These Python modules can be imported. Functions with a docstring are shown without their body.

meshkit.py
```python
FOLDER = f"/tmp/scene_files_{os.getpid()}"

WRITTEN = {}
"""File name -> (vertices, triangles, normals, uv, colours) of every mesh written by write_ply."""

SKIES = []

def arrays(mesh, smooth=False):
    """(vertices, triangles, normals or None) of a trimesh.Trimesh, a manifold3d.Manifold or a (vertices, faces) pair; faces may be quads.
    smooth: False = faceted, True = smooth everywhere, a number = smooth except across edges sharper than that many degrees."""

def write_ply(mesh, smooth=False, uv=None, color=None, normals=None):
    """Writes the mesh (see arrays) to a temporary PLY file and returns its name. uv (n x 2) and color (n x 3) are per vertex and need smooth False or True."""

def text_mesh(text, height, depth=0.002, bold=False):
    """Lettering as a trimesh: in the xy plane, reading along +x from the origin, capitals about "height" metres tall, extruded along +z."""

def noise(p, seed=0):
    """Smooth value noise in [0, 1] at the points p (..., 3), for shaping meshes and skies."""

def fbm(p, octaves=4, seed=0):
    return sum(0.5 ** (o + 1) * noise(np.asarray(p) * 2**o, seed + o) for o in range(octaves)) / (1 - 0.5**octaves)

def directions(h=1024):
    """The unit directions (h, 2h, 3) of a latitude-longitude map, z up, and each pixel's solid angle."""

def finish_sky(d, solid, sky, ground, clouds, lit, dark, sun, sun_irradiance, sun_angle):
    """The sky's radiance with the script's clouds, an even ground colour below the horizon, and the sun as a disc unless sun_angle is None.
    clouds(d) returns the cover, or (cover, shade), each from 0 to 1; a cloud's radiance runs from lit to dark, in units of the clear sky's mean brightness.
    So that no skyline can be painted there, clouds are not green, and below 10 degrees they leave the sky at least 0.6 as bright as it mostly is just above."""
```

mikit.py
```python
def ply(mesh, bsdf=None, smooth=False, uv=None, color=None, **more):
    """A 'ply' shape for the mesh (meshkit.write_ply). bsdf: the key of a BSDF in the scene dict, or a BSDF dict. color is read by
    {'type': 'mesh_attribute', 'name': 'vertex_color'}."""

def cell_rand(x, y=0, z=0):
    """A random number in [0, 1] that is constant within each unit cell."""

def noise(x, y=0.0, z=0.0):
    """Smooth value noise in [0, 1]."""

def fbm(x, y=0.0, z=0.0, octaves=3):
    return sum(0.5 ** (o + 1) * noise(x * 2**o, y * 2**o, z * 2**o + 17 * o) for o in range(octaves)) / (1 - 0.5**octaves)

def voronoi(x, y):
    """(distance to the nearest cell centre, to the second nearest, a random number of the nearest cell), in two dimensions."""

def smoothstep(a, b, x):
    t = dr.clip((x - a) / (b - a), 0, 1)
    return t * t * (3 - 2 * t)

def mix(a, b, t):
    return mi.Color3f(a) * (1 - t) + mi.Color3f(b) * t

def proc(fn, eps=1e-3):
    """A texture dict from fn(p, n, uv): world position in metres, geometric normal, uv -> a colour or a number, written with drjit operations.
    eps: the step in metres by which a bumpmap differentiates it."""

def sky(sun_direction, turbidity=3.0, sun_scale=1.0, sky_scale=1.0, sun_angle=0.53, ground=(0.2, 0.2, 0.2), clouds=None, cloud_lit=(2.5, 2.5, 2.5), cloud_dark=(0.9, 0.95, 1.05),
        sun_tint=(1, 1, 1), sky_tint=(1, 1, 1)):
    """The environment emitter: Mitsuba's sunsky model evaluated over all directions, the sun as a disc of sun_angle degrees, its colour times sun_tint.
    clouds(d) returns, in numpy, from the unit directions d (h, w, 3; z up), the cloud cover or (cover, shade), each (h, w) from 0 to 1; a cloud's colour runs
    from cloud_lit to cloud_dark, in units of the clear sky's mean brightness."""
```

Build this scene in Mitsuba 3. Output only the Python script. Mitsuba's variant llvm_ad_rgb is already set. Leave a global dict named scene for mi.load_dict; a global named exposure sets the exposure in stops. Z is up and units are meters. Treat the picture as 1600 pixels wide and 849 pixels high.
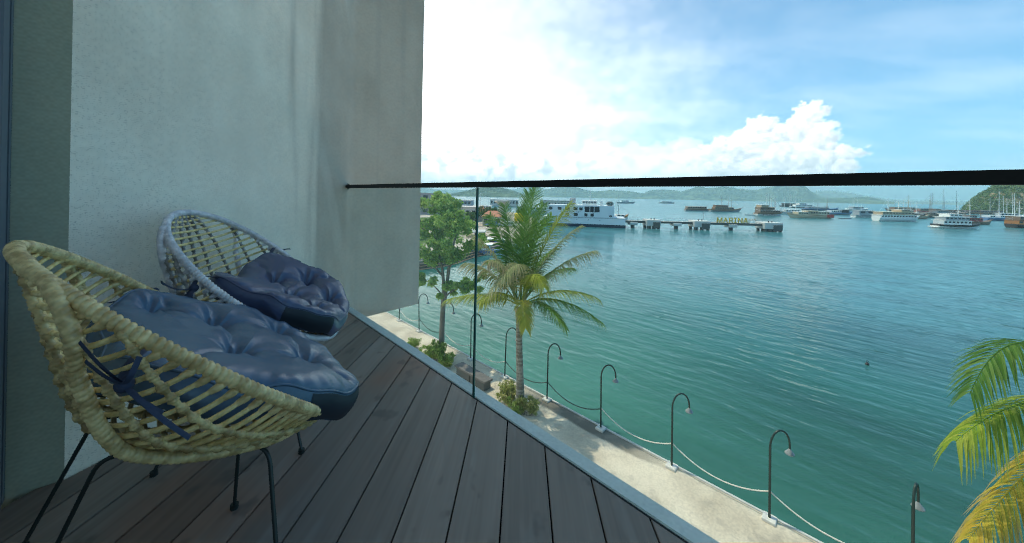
import math
import numpy as np
import trimesh
import drjit as dr
import mitsuba as mi
import mikit
import meshkit
from mikit import noise, fbm, smoothstep, mix
from scipy.interpolate import CubicSpline, PchipInterpolator
import shapely
from shapely.geometry import Polygon, LineString

rng = np.random.default_rng(7)
T = mi.ScalarTransform4f
PI = math.pi
scene, labels = {}, {}

# ------------------------------------------------------------------ camera, sky, exposure
E = 10.0                      # eye height above the water
ROLL = math.atan(0.0192)
scene['camera'] = {
    'type': 'perspective', 'fov': 2 * math.degrees(math.atan(800 / 560.0)), 'fov_axis': 'x',
    'near_clip': 0.05, 'far_clip': 60000.0,
    'principal_point_offset_x': 0.0, 'principal_point_offset_y': (424.5 - 305.8) / 849.0,
    'to_world': T().look_at(origin=[0, 0, E], target=[0, 1, E], up=[-math.sin(ROLL), 0, math.cos(ROLL)]),
    'medium': {'type': 'ref', 'id': 'sea_air'},
}
exposure = 2.85

# cumulus lobes: azimuth from north(y), elevation, radius in degrees
LOBES = [(39.7, 10.6, 1.5), (38.8, 8.7, 1.8), (40.2, 7.8, 1.9), (36.4, 8.1, 1.5), (34.7, 9.4, 1.7), (33.9, 7.4, 2.6), (36.5, 5.6, 2.5), (31.9, 6.7, 2.1), (30.4, 7.0, 1.6),
         (28.9, 6.0, 1.7), (27.3, 5.6, 1.7), (39.0, 5.1, 2.4), (41.4, 6.7, 0.7), (41.1, 5.0, 1.3), (42.8, 5.7, 1.0), (44.0, 6.0, 0.6), (42.6, 4.0, 1.3),
         (30.0, 3.6, 3.0), (34.5, 3.4, 3.0), (39.5, 2.6, 2.6)]
SUN = np.array([-0.26, 0.16, 0.95])


def cloud_cover(d):
    az = np.degrees(np.arctan2(d[..., 0], d[..., 1]))
    el = np.degrees(np.arcsin(d[..., 2]))
    q = d / np.maximum(np.abs(d[..., 2:3]) + 0.12, 1e-3)
    n1 = meshkit.fbm(np.stack([az * 0.55, el * 0.75, 0 * az + 3], -1), 5, 3)
    n2 = meshkit.fbm(np.stack([az * 1.6, el * 2.0, 0 * az + 9], -1), 4, 5)
    # one towering cumulus with a few shoulders
    best, inner = np.full(az.shape, -9.0), np.zeros(az.shape)
    for a, e, r in LOBES:
        s = 1 - np.hypot((az - a) * np.cos(np.radians(e)), el - e) / r
        m = s * r / 2.0
        lit = 0.5 + 0.5 * ((el - e) / r * 0.8 - (az - a) / r * 0.75)
        inner = np.where(m > best, lit, inner)
        best = np.maximum(best, m)
    cum = np.clip((best + (n2 - 0.5) * 1.0 + (n1 - 0.5) * 0.5) / 0.16 + 0.5, 0, 1)
    shade_c = np.clip(1.05 - inner * 1.0 + (n2 - 0.5) * 1.5 - 0.25 + np.clip((5.5 - el) / 9, 0, 0.3), 0, 1) * 0.34 + 0.66
    # bank of low cloud along the horizon, thinning to the right
    bank_top = 9.5 - 0.05 * np.abs(az) * 1.2 + 10 * (meshkit.fbm(np.stack([az * 0.16, 0 * az, 0 * az], -1), 3, 11) - 0.5)
    lim = np.where(az < 20, bank_top, bank_top - (az - 20) * 0.22)
    bank = np.clip((lim - el) / 2.5 + (n1 - 0.5) * 2.4, 0, 1) * np.clip((46 - az) / 22, 0.12, 1) * (1 - 0.45 * np.clip((az - 8) / 8, 0, 1))
    shade_b = np.clip((n1 - 0.47) * 4.0 + 0.1 + (n2 - 0.5) * 1.4, 0, 1) * 0.55 + 0.43
    # thin veil of high cloud
    veil_n = meshkit.fbm(np.stack([q[..., 0] * 0.9 + 2, q[..., 1] * 0.5, 0 * az], -1), 5, 21)
    wisp = meshkit.fbm(np.stack([q[..., 0] * 1.3 + 0.5 * q[..., 1], q[..., 1] * 3.2, 0 * az + 4], -1), 5, 31)
    left = 1 / (1 + np.exp((az - 6 + (n1 - 0.5) * 12) / 11.0)) * np.clip((150 + az) / 60, 0, 1)
    veil = np.clip(0.97 * left * (0.72 + 0.6 * veil_n) * np.exp(-(np.clip(el - 14, 0, 90) / 30.0) ** 2) + 0.30 * np.clip(wisp - 0.45, 0, 1) + 0.015, 0, 1)
    cover = 1 - (1 - veil) * (1 - bank * 0.9)
    shade = np.where(bank > 0.02, shade_b * bank * 0.98, 0.0) * (1 - 0.2 * left) + 0.35 * (1 - left) * (bank <= 0.02)
    shade = np.maximum(shade, np.clip((el - 11) / 22, 0, 0.66) * np.clip((80 - el) / 20, 0, 1))   # the veil thins and dims higher up
    shade = shade * (1 - cum) + shade_c * cum
    cover = 1 - (1 - cover) * (1 - cum)
    return cover, shade


scene['sky'] = mikit.sky(SUN, turbidity=3, sun_scale=0.345, sky_scale=0.70, clouds=cloud_cover, cloud_lit=(6.8, 6.5, 6.1), cloud_dark=(1.75, 1.95, 2.1),
                         sky_tint=(0.60, 1.05, 1.08), sun_tint=(1.0, 0.98, 0.93), ground=(0.05, 0.12, 0.12))

# ------------------------------------------------------------------ helpers
used = set()


def key_for(base):
    """base, or base_001, base_002 ... when it is taken"""
    if base not in used:
        used.add(base)
        return base
    k = 1
    while f'{base}_{k:03d}' in used:
        k += 1
    used.add(f'{base}_{k:03d}')
    return f'{base}_{k:03d}'


def tag(key, label=None, category=None, group=None, kind=None):
    d = {n: v for n, v in (('label', label), ('category', category), ('group', group), ('kind', kind)) if v}
    labels[key] = {**labels.get(key, {}), **d}
    return key


def add(name, mesh, bsdf, parent=None, smooth=False, color=None, kind=None, label=None):
    key = key_for(f'{parent}__{name}' if parent else name)
    scene[key] = mikit.ply(mesh, bsdf, smooth=smooth, color=color)
    if kind or label:
        tag(key, label=label, kind=kind)
    return key


def thing(name, label, category, group=None):
    return tag(key_for(name), label, category, group)


def cat(ms):
    return trimesh.util.concatenate(ms)


def mesh(v, f):
    v, f = np.asarray(v, float), np.asarray(f, int)
    if f.shape[1] == 4:
        f = np.vstack([f[:, [0, 1, 2]], f[:, [0, 2, 3]]])
    return trimesh.Trimesh(v, f, process=False)


def box(x0, x1, y0, y1, z0, z1, bevel=0.0):
    if bevel <= 0:
        m = trimesh.creation.box(bounds=[[x0, y0, z0], [x1, y1, z1]])
        return m
    b = bevel
    p = []
    for sx, sy, sz in np.ndindex(2, 2, 2):
        c = np.array([(x0, x1)[sx], (y0, y1)[sy], (z0, z1)[sz]])
        s = np.array([1 - 2 * sx, 1 - 2 * sy, 1 - 2 * sz]) * b
        for k in range(3):
            q = c + s
            q[k] -= s[k]
            p.append(q)
    return trimesh.convex.convex_hull(np.array(p))


def place(m, loc=(0, 0, 0), rotz=0.0, scale=1.0):
    m = m.copy()
    c, s = math.cos(rotz), math.sin(rotz)
    v = np.array(m.vertices) * scale
    m.vertices = np.stack([v[:, 0] * c - v[:, 1] * s, v[:, 0] * s + v[:, 1] * c, v[:, 2]], -1) + np.asarray(loc, float)
    return m


def frames(p, closed=False):
    p = np.asarray(p, float)
    if closed:
        t = np.roll(p, -1, 0) - np.roll(p, 1, 0)
    else:
        t = np.gradient(p, axis=0)
    t /= np.linalg.norm(t, axis=1, keepdims=True) + 1e-12
    n = np.zeros_like(p)
    a = np.cross(t[0], [0.03, 0.02, 1.0])
    if np.linalg.norm(a) < 0.2:
        a = np.cross(t[0], [1, 0.1, 0])
    n[0] = a / np.linalg.norm(a)
    for i in range(1, len(p)):
        a = n[i - 1] - t[i] * np.dot(n[i - 1], t[i])
        n[i] = a / (np.linalg.norm(a) + 1e-12)
    return t, n, np.cross(t, n)


def tube(p, r, sides=8, closed=False, radial=None, cap=True, flat=1.0):
    """a tube along the points; r a number or one per point; radial(arc, angle) scales it; flat squashes it across"""
    p = np.asarray(p, float)
    t, n, b = frames(p, closed)
    arc = np.concatenate([[0], np.cumsum(np.linalg.norm(np.diff(p, axis=0), axis=1))])
    ang = np.arange(sides) * 2 * PI / sides
    rr = np.broadcast_to(np.asarray(r, float), (len(p),))[:, None] * np.ones((1, sides))
    if radial is not None:
        rr = rr * radial(arc[:, None], ang[None, :])
    v = p[:, None] + rr[..., None] * (np.cos(ang)[None, :, None] * n[:, None] + flat * np.sin(ang)[None, :, None] * b[:, None])
    m = len(p)
    i, j = np.meshgrid(np.arange(m if closed else m - 1), np.arange(sides), indexing='ij')
    i2 = (i + 1) % m
    q = np.stack([i * sides + j, i2 * sides + j, i2 * sides + (j + 1) % sides, i * sides + (j + 1) % sides], -1).reshape(-1, 4)
    v = v.reshape(-1, 3)
    f = np.vstack([q[:, [0, 1, 2]], q[:, [0, 2, 3]]])
    if cap and not closed:
        v = np.vstack([v, p[0], p[-1]])
        k = np.arange(sides)
        f = np.vstack([f, np.stack([np.full(sides, len(v) - 2), k, (k + 1) % sides], -1),
                       np.stack([np.full(sides, len(v) - 1), (m - 1) * sides + (k + 1) % sides, (m - 1) * sides + k], -1)])
    # keep the faces looking outwards
    mm = trimesh.Trimesh(v, f, process=False)
    c = mm.triangles_center - p[np.minimum((f.min(1) // sides), m - 1)]
    if np.einsum('ij,ij->i', c, mm.face_normals).sum() < 0:
        mm = trimesh.Trimesh(v, f[:, ::-1], process=False)
    return mm


def spline(pts, n, closed=False):
    pts = np.asarray(pts, float)
    if closed:
        pts = np.vstack([pts, pts[:1]])
    s = np.concatenate([[0], np.cumsum(np.linalg.norm(np.diff(pts, axis=0), axis=1))])
    cs = CubicSpline(s, pts, bc_type='periodic' if closed else 'natural')
    u = np.linspace(0, s[-1], n, endpoint=not closed)
    return cs(u)


def resample(p, n):
    s = np.concatenate([[0], np.cumsum(np.linalg.norm(np.diff(p, axis=0), axis=1))])
    u = np.linspace(0, s[-1], n)
    return np.stack([np.interp(u, s, p[:, k]) for k in range(p.shape[1])], -1)


def prism(poly, z0, z1):
    m = trimesh.creation.extrude_polygon(poly, z1 - z0, engine='earcut')
    m.apply_translation([0, 0, z0])
    return m


def grid_faces(nu, nv):
    i, j = np.meshgrid(np.arange(nu - 1), np.arange(nv - 1), indexing='ij')
    return np.stack([i * nv + j, (i + 1) * nv + j, (i + 1) * nv + j + 1, i * nv + j + 1], -1).reshape(-1, 4)


def up_facing(m):
    return m if m.face_normals[:, 2].sum() > 0 else trimesh.Trimesh(m.vertices, m.faces[:, ::-1], process=False)


# ------------------------------------------------------------------ materials
def rgb(*c):
    return {'type': 'rgb', 'value': list(c)}


def pr(color, rough=0.6, spec=0.4, **k):
    c = color if isinstance(color, dict) else rgb(*color)
    return {'type': 'principled', 'base_color': c, 'roughness': rough, 'specular': spec, **k}


def two(b):
    return {'type': 'twosided', 'bsdf': b}


def bump(b, fn, scale, eps=1e-3):
    return {'type': 'bumpmap', 'arbitrary': mikit.proc(fn, eps), 'scale': scale, 'bsdf': b}


D7 = 0.70710678


def quay_tw(p):                                       # along the quay edge, across it
    return (p.x - p.y) * D7, (p.x + p.y) * D7


def plaster_color(p, n, uv):
    u = p.x * 0.6 + p.y * 0.8
    mott = fbm(p.x * 3.1, p.y * 3.1, p.z * 2.2, 4)
    streak = fbm(u * 9.0, p.z * 0.55, 2.0, 4)
    fine = fbm(p.x * 60, p.y * 60, p.z * 60, 2)
    rough_left = smoothstep(2.0, 1.4, p.y)
    speck = smoothstep(0.68, 0.8, noise(p.x * 260, p.y * 260, p.z * 260)) * (0.25 + 0.55 * rough_left)
    diag = fbm((u * 0.8 + p.z * 0.5) * 2.2, (p.z - u) * 0.5, 8.0, 4)
    c = mix((0.75, 0.655, 0.54), (0.93, 0.825, 0.69), smoothstep(0.30, 0.70, mott * 0.50 + streak * 0.16 + diag * 0.36))
    c = c * (0.93 + 0.14 * fine)
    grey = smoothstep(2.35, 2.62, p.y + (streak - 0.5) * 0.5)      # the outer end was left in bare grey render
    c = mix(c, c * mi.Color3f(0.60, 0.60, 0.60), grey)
    pale = smoothstep(0.62, 0.8, fbm(u * 5.0 + p.z * 1.6, p.z * 0.6 + 7, 1.0, 4)) * 0.10
    c = mix(c, (0.88, 0.86, 0.78), pale)
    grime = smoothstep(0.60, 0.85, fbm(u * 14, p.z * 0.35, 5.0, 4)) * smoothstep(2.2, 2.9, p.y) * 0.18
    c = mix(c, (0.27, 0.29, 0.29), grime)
    return c * (1 - 0.35 * speck)


def plaster_bump(p, n, uv):
    return fbm(p.x * 110, p.y * 110, p.z * 110, 2) + 0.7 * fbm(p.x * 18, p.y * 18, p.z * 10, 3)


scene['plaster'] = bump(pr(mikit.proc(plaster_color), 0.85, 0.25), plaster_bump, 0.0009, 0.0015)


def trim_color(p, n, uv):
    return mix((0.31, 0.315, 0.235), (0.40, 0.40, 0.305), fbm(p.x * 9, p.y * 9, p.z * 4, 4)) * (0.9 + 0.2 * noise(p.x * 150, p.y * 150, p.z * 150))  # shade of the return facing away from the sea is put into this darker tone


scene['shade_toned_plaster'] = bump(pr(mikit.proc(trim_color), 0.85, 0.25), plaster_bump, 0.0007, 0.0015)
scene['white_soffit'] = pr((0.86, 0.85, 0.81), 0.8)
scene['curtain'] = two({'type': 'diffuse', 'reflectance': rgb(0.70, 0.65, 0.57)})
scene['dark_frame'] = pr((0.035, 0.04, 0.055), 0.35, 0.5)
scene['frame_grey'] = pr((0.10, 0.115, 0.14), 0.35, 0.5)


def deck_color(p, n, uv):
    board = mikit.cell_rand(dr.floor((p.x - 0.03 * p.y + 0.048) / 0.155), 3.0, 1.0)
    grain = fbm((p.x - 0.03 * p.y) * 70, p.y * 3.0, board * 20, 4)
    wide = fbm(p.x * 2.2 + 4, p.y * 1.3, 1.0, 4)
    red = smoothstep(0.42, 0.70, wide) * smoothstep(0.25, -0.5, p.x)
    c = mix((0.165, 0.130, 0.110), (0.262, 0.212, 0.184), grain) * (0.82 + 0.36 * board)
    c = mix(c, c * mi.Color3f(1.25, 0.88, 0.74), red)
    worn = smoothstep(0.63, 0.82, fbm(p.x * 16, p.y * 3, 7.0, 4))
    c = mix(c, (0.27, 0.25, 0.235), worn * 0.28)
    dirt = smoothstep(0.66, 0.8, fbm(p.x * 11, p.y * 8, 3.0, 4))
    return mix(c, (0.07, 0.06, 0.055), dirt * 0.5)


def deck_bump(p, n, uv):
    return fbm((p.x - 0.03 * p.y) * 150, p.y * 9, 0.0, 3)


scene['deck_board'] = bump(pr(mikit.proc(deck_color), 0.52, 0.45), deck_bump, 0.0006, 0.001)
scene['deck_under'] = pr((0.012, 0.012, 0.013), 0.9)
scene['slot_black'] = pr((0.02, 0.021, 0.022), 0.7)


def kerb_color(p, n, uv):
    m = fbm(p.x * 7, p.y * 7, p.z * 7, 4)
    speck = smoothstep(0.86, 0.90, noise(p.x * 110, p.y * 110, 1.0)) * smoothstep(0.55, 0.75, noise(p.x * 7, p.y * 7, 8.0))
    c = mix((0.62, 0.61, 0.55), (0.78, 0.76, 0.69), m) * (0.94 + 0.12 * noise(p.x * 120, p.y * 120, 0))
    return c


scene['kerb_stone'] = pr(mikit.proc(kerb_color), 0.75, 0.3)
scene['rail_black'] = pr((0.016, 0.017, 0.019), 0.6, 0.3)
scene['pane_glass'] = {'type': 'thindielectric', 'int_ior': 1.5, 'ext_ior': 1.0, 'specular_transmittance': rgb(0.80, 0.91, 0.92), 'specular_reflectance': rgb(0.9, 0.95, 0.95)}
scene['door_glass'] = {'type': 'thindielectric', 'int_ior': 1.5, 'ext_ior': 1.0}
scene['glass_edge'] = pr((0.03, 0.13, 0.12), 0.25, 0.6)

# rattan
def rattan_color(base, base2):
    def fn(p, n, uv):
        a = fbm(p.x * 55, p.y * 55, p.z * 55, 3)
        b = noise(p.x * 260, p.y * 260, p.z * 260)
        w = fbm(p.x * 7, p.y * 7, p.z * 7, 3)
        c = mix(base, base2, smoothstep(0.25, 0.75, a * 0.75 + w * 0.25))
        return c * (0.88 + 0.22 * b)
    return fn


scene['rattan_tan'] = pr(mikit.proc(rattan_color((0.38, 0.24, 0.09), (0.80, 0.60, 0.29))), 0.34, 0.6)
scene['rattan_cane'] = pr(mikit.proc(rattan_color((0.52, 0.35, 0.12), (0.84, 0.64, 0.29))), 0.32, 0.6)
scene['rattan_knot'] = pr(mikit.proc(rattan_color((0.27, 0.165, 0.06), (0.70, 0.51, 0.23))), 0.38, 0.55)
scene['rattan_grey'] = pr(mikit.proc(rattan_color((0.46, 0.43, 0.45), (0.76, 0.71, 0.73))), 0.36, 0.55)
scene['rattan_grey_knot'] = pr(mikit.proc(rattan_color((0.11, 0.09, 0.08), (0.42, 0.38, 0.36))), 0.55, 0.4)
scene['black_steel'] = pr((0.015, 0.022, 0.021), 0.35, 0.5)


def cushion_color(p, n, uv):
    return mix((0.029, 0.070, 0.130), (0.044, 0.094, 0.165), fbm(p.x * 8, p.y * 8, p.z * 8, 3)) * (0.94 + 0.12 * noise(p.x * 300, p.y * 300, p.z * 300))


def cushion2_color(p, n, uv):
    return mix((0.029, 0.044, 0.105), (0.042, 0.060, 0.130), fbm(p.x * 8, p.y * 8, p.z * 8, 3)) * (0.94 + 0.12 * noise(p.x * 300, p.y * 300, p.z * 300))


scene['blue_leather'] = two(pr(mikit.proc(cushion_color), 0.31, 0.75, sheen=0.3))
scene['indigo_leather'] = two(pr(mikit.proc(cushion2_color), 0.31, 0.75, sheen=0.3))
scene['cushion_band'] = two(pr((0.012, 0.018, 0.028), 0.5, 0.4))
scene['tie_fabric'] = two(pr((0.030, 0.040, 0.075), 0.7, 0.3))

# outdoors
def quay_color(p, n, uv):
    t, w = quay_tw(p)
    m = fbm(p.x * 0.8, p.y * 0.8, 0.0, 5)
    f = noise(p.x * 25, p.y * 25, 0.0)
    c = mix((0.50, 0.435, 0.335), (0.66, 0.59, 0.47), smoothstep(0.25, 0.75, m)) * (0.9 + 0.2 * f)
    crack = smoothstep(0.03, 0.0, dr.abs(fbm(p.x * 1.1 + 3, p.y * 1.1, 4.0, 4) - 0.5)) * 0.30
    c = c * (1 - 0.25 * crack)
    wob = (fbm(t * 0.9, w * 2.0, 2.0, 4) - 0.5) * 0.8
    damp = smoothstep(0.09, -0.09, dr.abs(w - 12.30) - 0.40 * smoothstep(-3.6, -6.6, t) + wob * 0.22) * smoothstep(-3.4, -7.2, t + wob * 0.6) * smoothstep(-13.0, -9.5, t)
    c = mix(c, (0.085, 0.085, 0.075), damp * 0.85)
    spots = smoothstep(0.60, 0.75, fbm(p.x * 2.0, p.y * 2.0, 8.0, 4)) * 0.40
    return mix(c, (0.30, 0.27, 0.225), spots)


def quay_bump(p, n, uv):
    return fbm(p.x * 12, p.y * 12, p.z * 12, 4)


scene['quay_concrete'] = bump(pr(mikit.proc(quay_color), 0.85, 0.2), quay_bump, 0.01, 0.01)
scene['bench_stone'] = pr(mikit.proc(lambda p, n, uv: mix((0.10, 0.095, 0.09), (0.17, 0.16, 0.155), fbm(p.x * 6, p.y * 6, p.z * 6, 4))), 0.7)
scene['pale_concrete'] = pr(mikit.proc(lambda p, n, uv: mix((0.42, 0.43, 0.41), (0.60, 0.60, 0.57), fbm(p.x * 0.9, p.y * 0.9, p.z * 1.2, 4)) * (1 - 0.6 * smoothstep(1.1, 0.3, p.z))), 0.8)
scene['dark_concrete'] = pr((0.10, 0.105, 0.10), 0.85)
scene['lamp_green'] = pr((0.012, 0.035, 0.030), 0.35, 0.5)
scene['lamp_steel'] = two(pr((0.24, 0.26, 0.26), 0.3, 0.6, metallic=0.2))
scene['rope_pale'] = pr((0.62, 0.60, 0.54), 0.85)
scene['rope_dark'] = pr((0.055, 0.085, 0.075), 0.85)
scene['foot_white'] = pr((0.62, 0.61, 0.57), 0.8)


def water_wave(p, n, uv):
    t, w = quay_tw(p)
    warp = 1.6 * noise(t * 0.16, w * 0.22, 1.0) + 0.8 * noise(t * 0.35, w * 0.5, 6.0)
    a = dr.sin(6.2832 * (w / 1.55 + 0.03 * t + warp)) * (0.35 + 0.9 * noise(t * 0.21, w * 0.34, 3.0))
    b = dr.sin(6.2832 * (w / 0.83 - 0.07 * t + 1.7 * warp + 2.0)) * noise(t * 0.4, w * 0.5, 9.0)
    c = fbm(w * 2.1, t * 0.62, 5.0, 3) - 0.5
    d = fbm(w * 0.33 + 0.1 * t, t * 0.11, 7.0, 3) - 0.5
    e = noise(w * 7.0 + 0.8 * t, t * 2.6, 4.0) - 0.5
    far = smoothstep(45.0, 330.0, w)
    near_amp = 0.0072 * a + 0.0045 * b + 0.046 * c + 0.07 * d + 0.012 * e
    return near_amp * mix_f(1.0, 0.16, far)


def mix_f(a, b, t):
    return a * (1 - t) + b * t


def water_color(p, n, uv):
    t, w = quay_tw(p)
    big = fbm(p.x * 0.03, p.y * 0.03, 0.0, 4) - 0.5
    patch = fbm(t * 0.09, w * 0.26, 3.0, 4) - 0.5
    shallow = smoothstep(34.0, 12.0, w + 12 * big)
    deep = smoothstep(22.0, 60.0, w + 22 * big + 0.25 * t)
    c = mix((0.0150, 0.083, 0.071), (0.037, 0.138, 0.158), deep)
    c = mix(c, (0.036, 0.130, 0.097), shallow * 0.7)
    bay = smoothstep(1.0, -13.0, t + 10 * big) * smoothstep(70.0, 30.0, w)       # paler shoals towards the head of the bay
    return c * (1 + 0.8 * patch) * (1 + 0.34 * bay)


def water_rough(p, n, uv):
    t, w = quay_tw(p)
    return mix_f(0.07, 0.22, smoothstep(40.0, 300.0, w))


scene['sea_water'] = bump({'type': 'principled', 'base_color': mikit.proc(water_color), 'roughness': mikit.proc(water_rough), 'eta': 1.33}, water_wave, 1.0, 0.03)


def vc(b):
    return {**b, 'base_color': {'type': 'mesh_attribute', 'name': 'vertex_color'}}


scene['leaf'] = vc({'type': 'principledthin', 'roughness': 0.42, 'diff_trans': 0.7, 'eta': 1.45})
scene['crown_solid'] = two(vc({'type': 'principled', 'roughness': 0.8, 'specular': 0.2}))
scene['painted'] = two(vc({'type': 'principled', 'roughness': 0.5, 'specular': 0.4}))


def bark_color(p, n, uv):
    ring = noise(p.x * 2, p.y * 2, p.z * 14)
    return mix((0.16, 0.145, 0.12), (0.33, 0.31, 0.27), smoothstep(0.3, 0.7, ring * 0.6 + 0.4 * noise(p.x * 25, p.y * 25, p.z * 25)))


scene['palm_bark'] = pr(mikit.proc(bark_color), 0.9, 0.2)
scene['tree_bark'] = pr(mikit.proc(lambda p, n, uv: mix((0.12, 0.11, 0.095), (0.27, 0.25, 0.215), fbm(p.x * 14, p.y * 14, p.z * 4, 4))), 0.9, 0.2)
scene['soil'] = pr(mikit.proc(lambda p, n, uv: mix((0.16, 0.13, 0.09), (0.33, 0.29, 0.22), fbm(p.x * 0.7, p.y * 0.7, p.z, 5))), 0.95)


def land_color(p, n, uv):
    g = smoothstep(0.52, 0.62, fbm(p.x * 0.045 + 3, p.y * 0.045, 2.0, 4)) * smoothstep(-8.0, -14.0, p.x) * smoothstep(60.0, 66.0, p.y)
    c = mix((0.34, 0.29, 0.235), (0.52, 0.46, 0.40), fbm(p.x * 0.35, p.y * 0.35, 0.0, 5))
    c = mix(c, (0.13, 0.105, 0.07), smoothstep(1.25, 0.5, p.z + 0.4 * (noise(p.x, p.y, 0) - 0.5)))
    return mix(c, (0.07, 0.12, 0.025), g)


scene['shore_ground'] = pr(mikit.proc(land_color), 0.9, 0.2)


def hill_color(p, n, uv):
    a = fbm(p.x * 0.006, p.y * 0.006, p.z * 0.006, 5)
    b = fbm(p.x * 0.03, p.y * 0.03, p.z * 0.03, 3)
    c = mix((0.030, 0.062, 0.030), (0.10, 0.135, 0.055), smoothstep(0.35, 0.7, a * 0.6 + b * 0.4))
    return c * (0.6 + 0.8 * b)


scene['hill_green'] = pr(mikit.proc(hill_color), 0.95, 0.1)


def slope_color(p, n, uv):
    a = fbm(p.x * 0.035, p.y * 0.035, p.z * 0.05, 5)
    return mix((0.075, 0.115, 0.035), (0.32, 0.25, 0.15), smoothstep(0.55, 0.68, a))


scene['headland_soil'] = pr(mikit.proc(slope_color), 0.95, 0.1)
for nm, c, r in (('boat_white', (0.78, 0.78, 0.75), 0.4), ('boat_wood', (0.26, 0.165, 0.11), 0.5), ('boat_cream', (0.62, 0.55, 0.40), 0.5), ('boat_blue', (0.10, 0.20, 0.36), 0.45),
                 ('boat_dark', (0.03, 0.028, 0.028), 0.5), ('boat_orange', (0.55, 0.20, 0.05), 0.5), ('boat_window', (0.03, 0.04, 0.05), 0.15), ('boat_grey', (0.33, 0.36, 0.38), 0.5),
                 ('boat_red', (0.45, 0.06, 0.05), 0.5), ('boat_tan', (0.55, 0.42, 0.28), 0.55), ('ferry_white', (0.66, 0.71, 0.74), 0.45), ('ferry_navy', (0.02, 0.035, 0.06), 0.5),
                 ('sign_yellow', (0.72, 0.46, 0.05), 0.5), ('sun_yellow', (0.85, 0.58, 0.01), 0.5), ('wall_grey', (0.36, 0.34, 0.36), 0.8), ('wall_cream', (0.55, 0.50, 0.42), 0.8),
                 ('roof_red', (0.48, 0.20, 0.12), 0.8), ('roof_pale', (0.66, 0.58, 0.54), 0.7), ('car_blue', (0.12, 0.24, 0.42), 0.4)):
    scene[nm] = two(pr(c, r))

# ------------------------------------------------------------------ setting: sea, quay, shore, hills
R = 11500.0
sea = up_facing(mesh([[-R, -R, 0], [R, -R, 0], [R, R, 0], [-R, R, 0]], [[0, 1, 2], [0, 2, 3]]))
tag(add('sea_water_surface', sea, 'sea_water'), 'calm green water near the quay turning blue farther out, rippled by small waves', 'water', kind='structure')

QE = 12.55                                            # the quay edge, across


def tw(t, w, z=0.0):
    return np.array([(t + w) * D7, (w - t) * D7, z])


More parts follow.
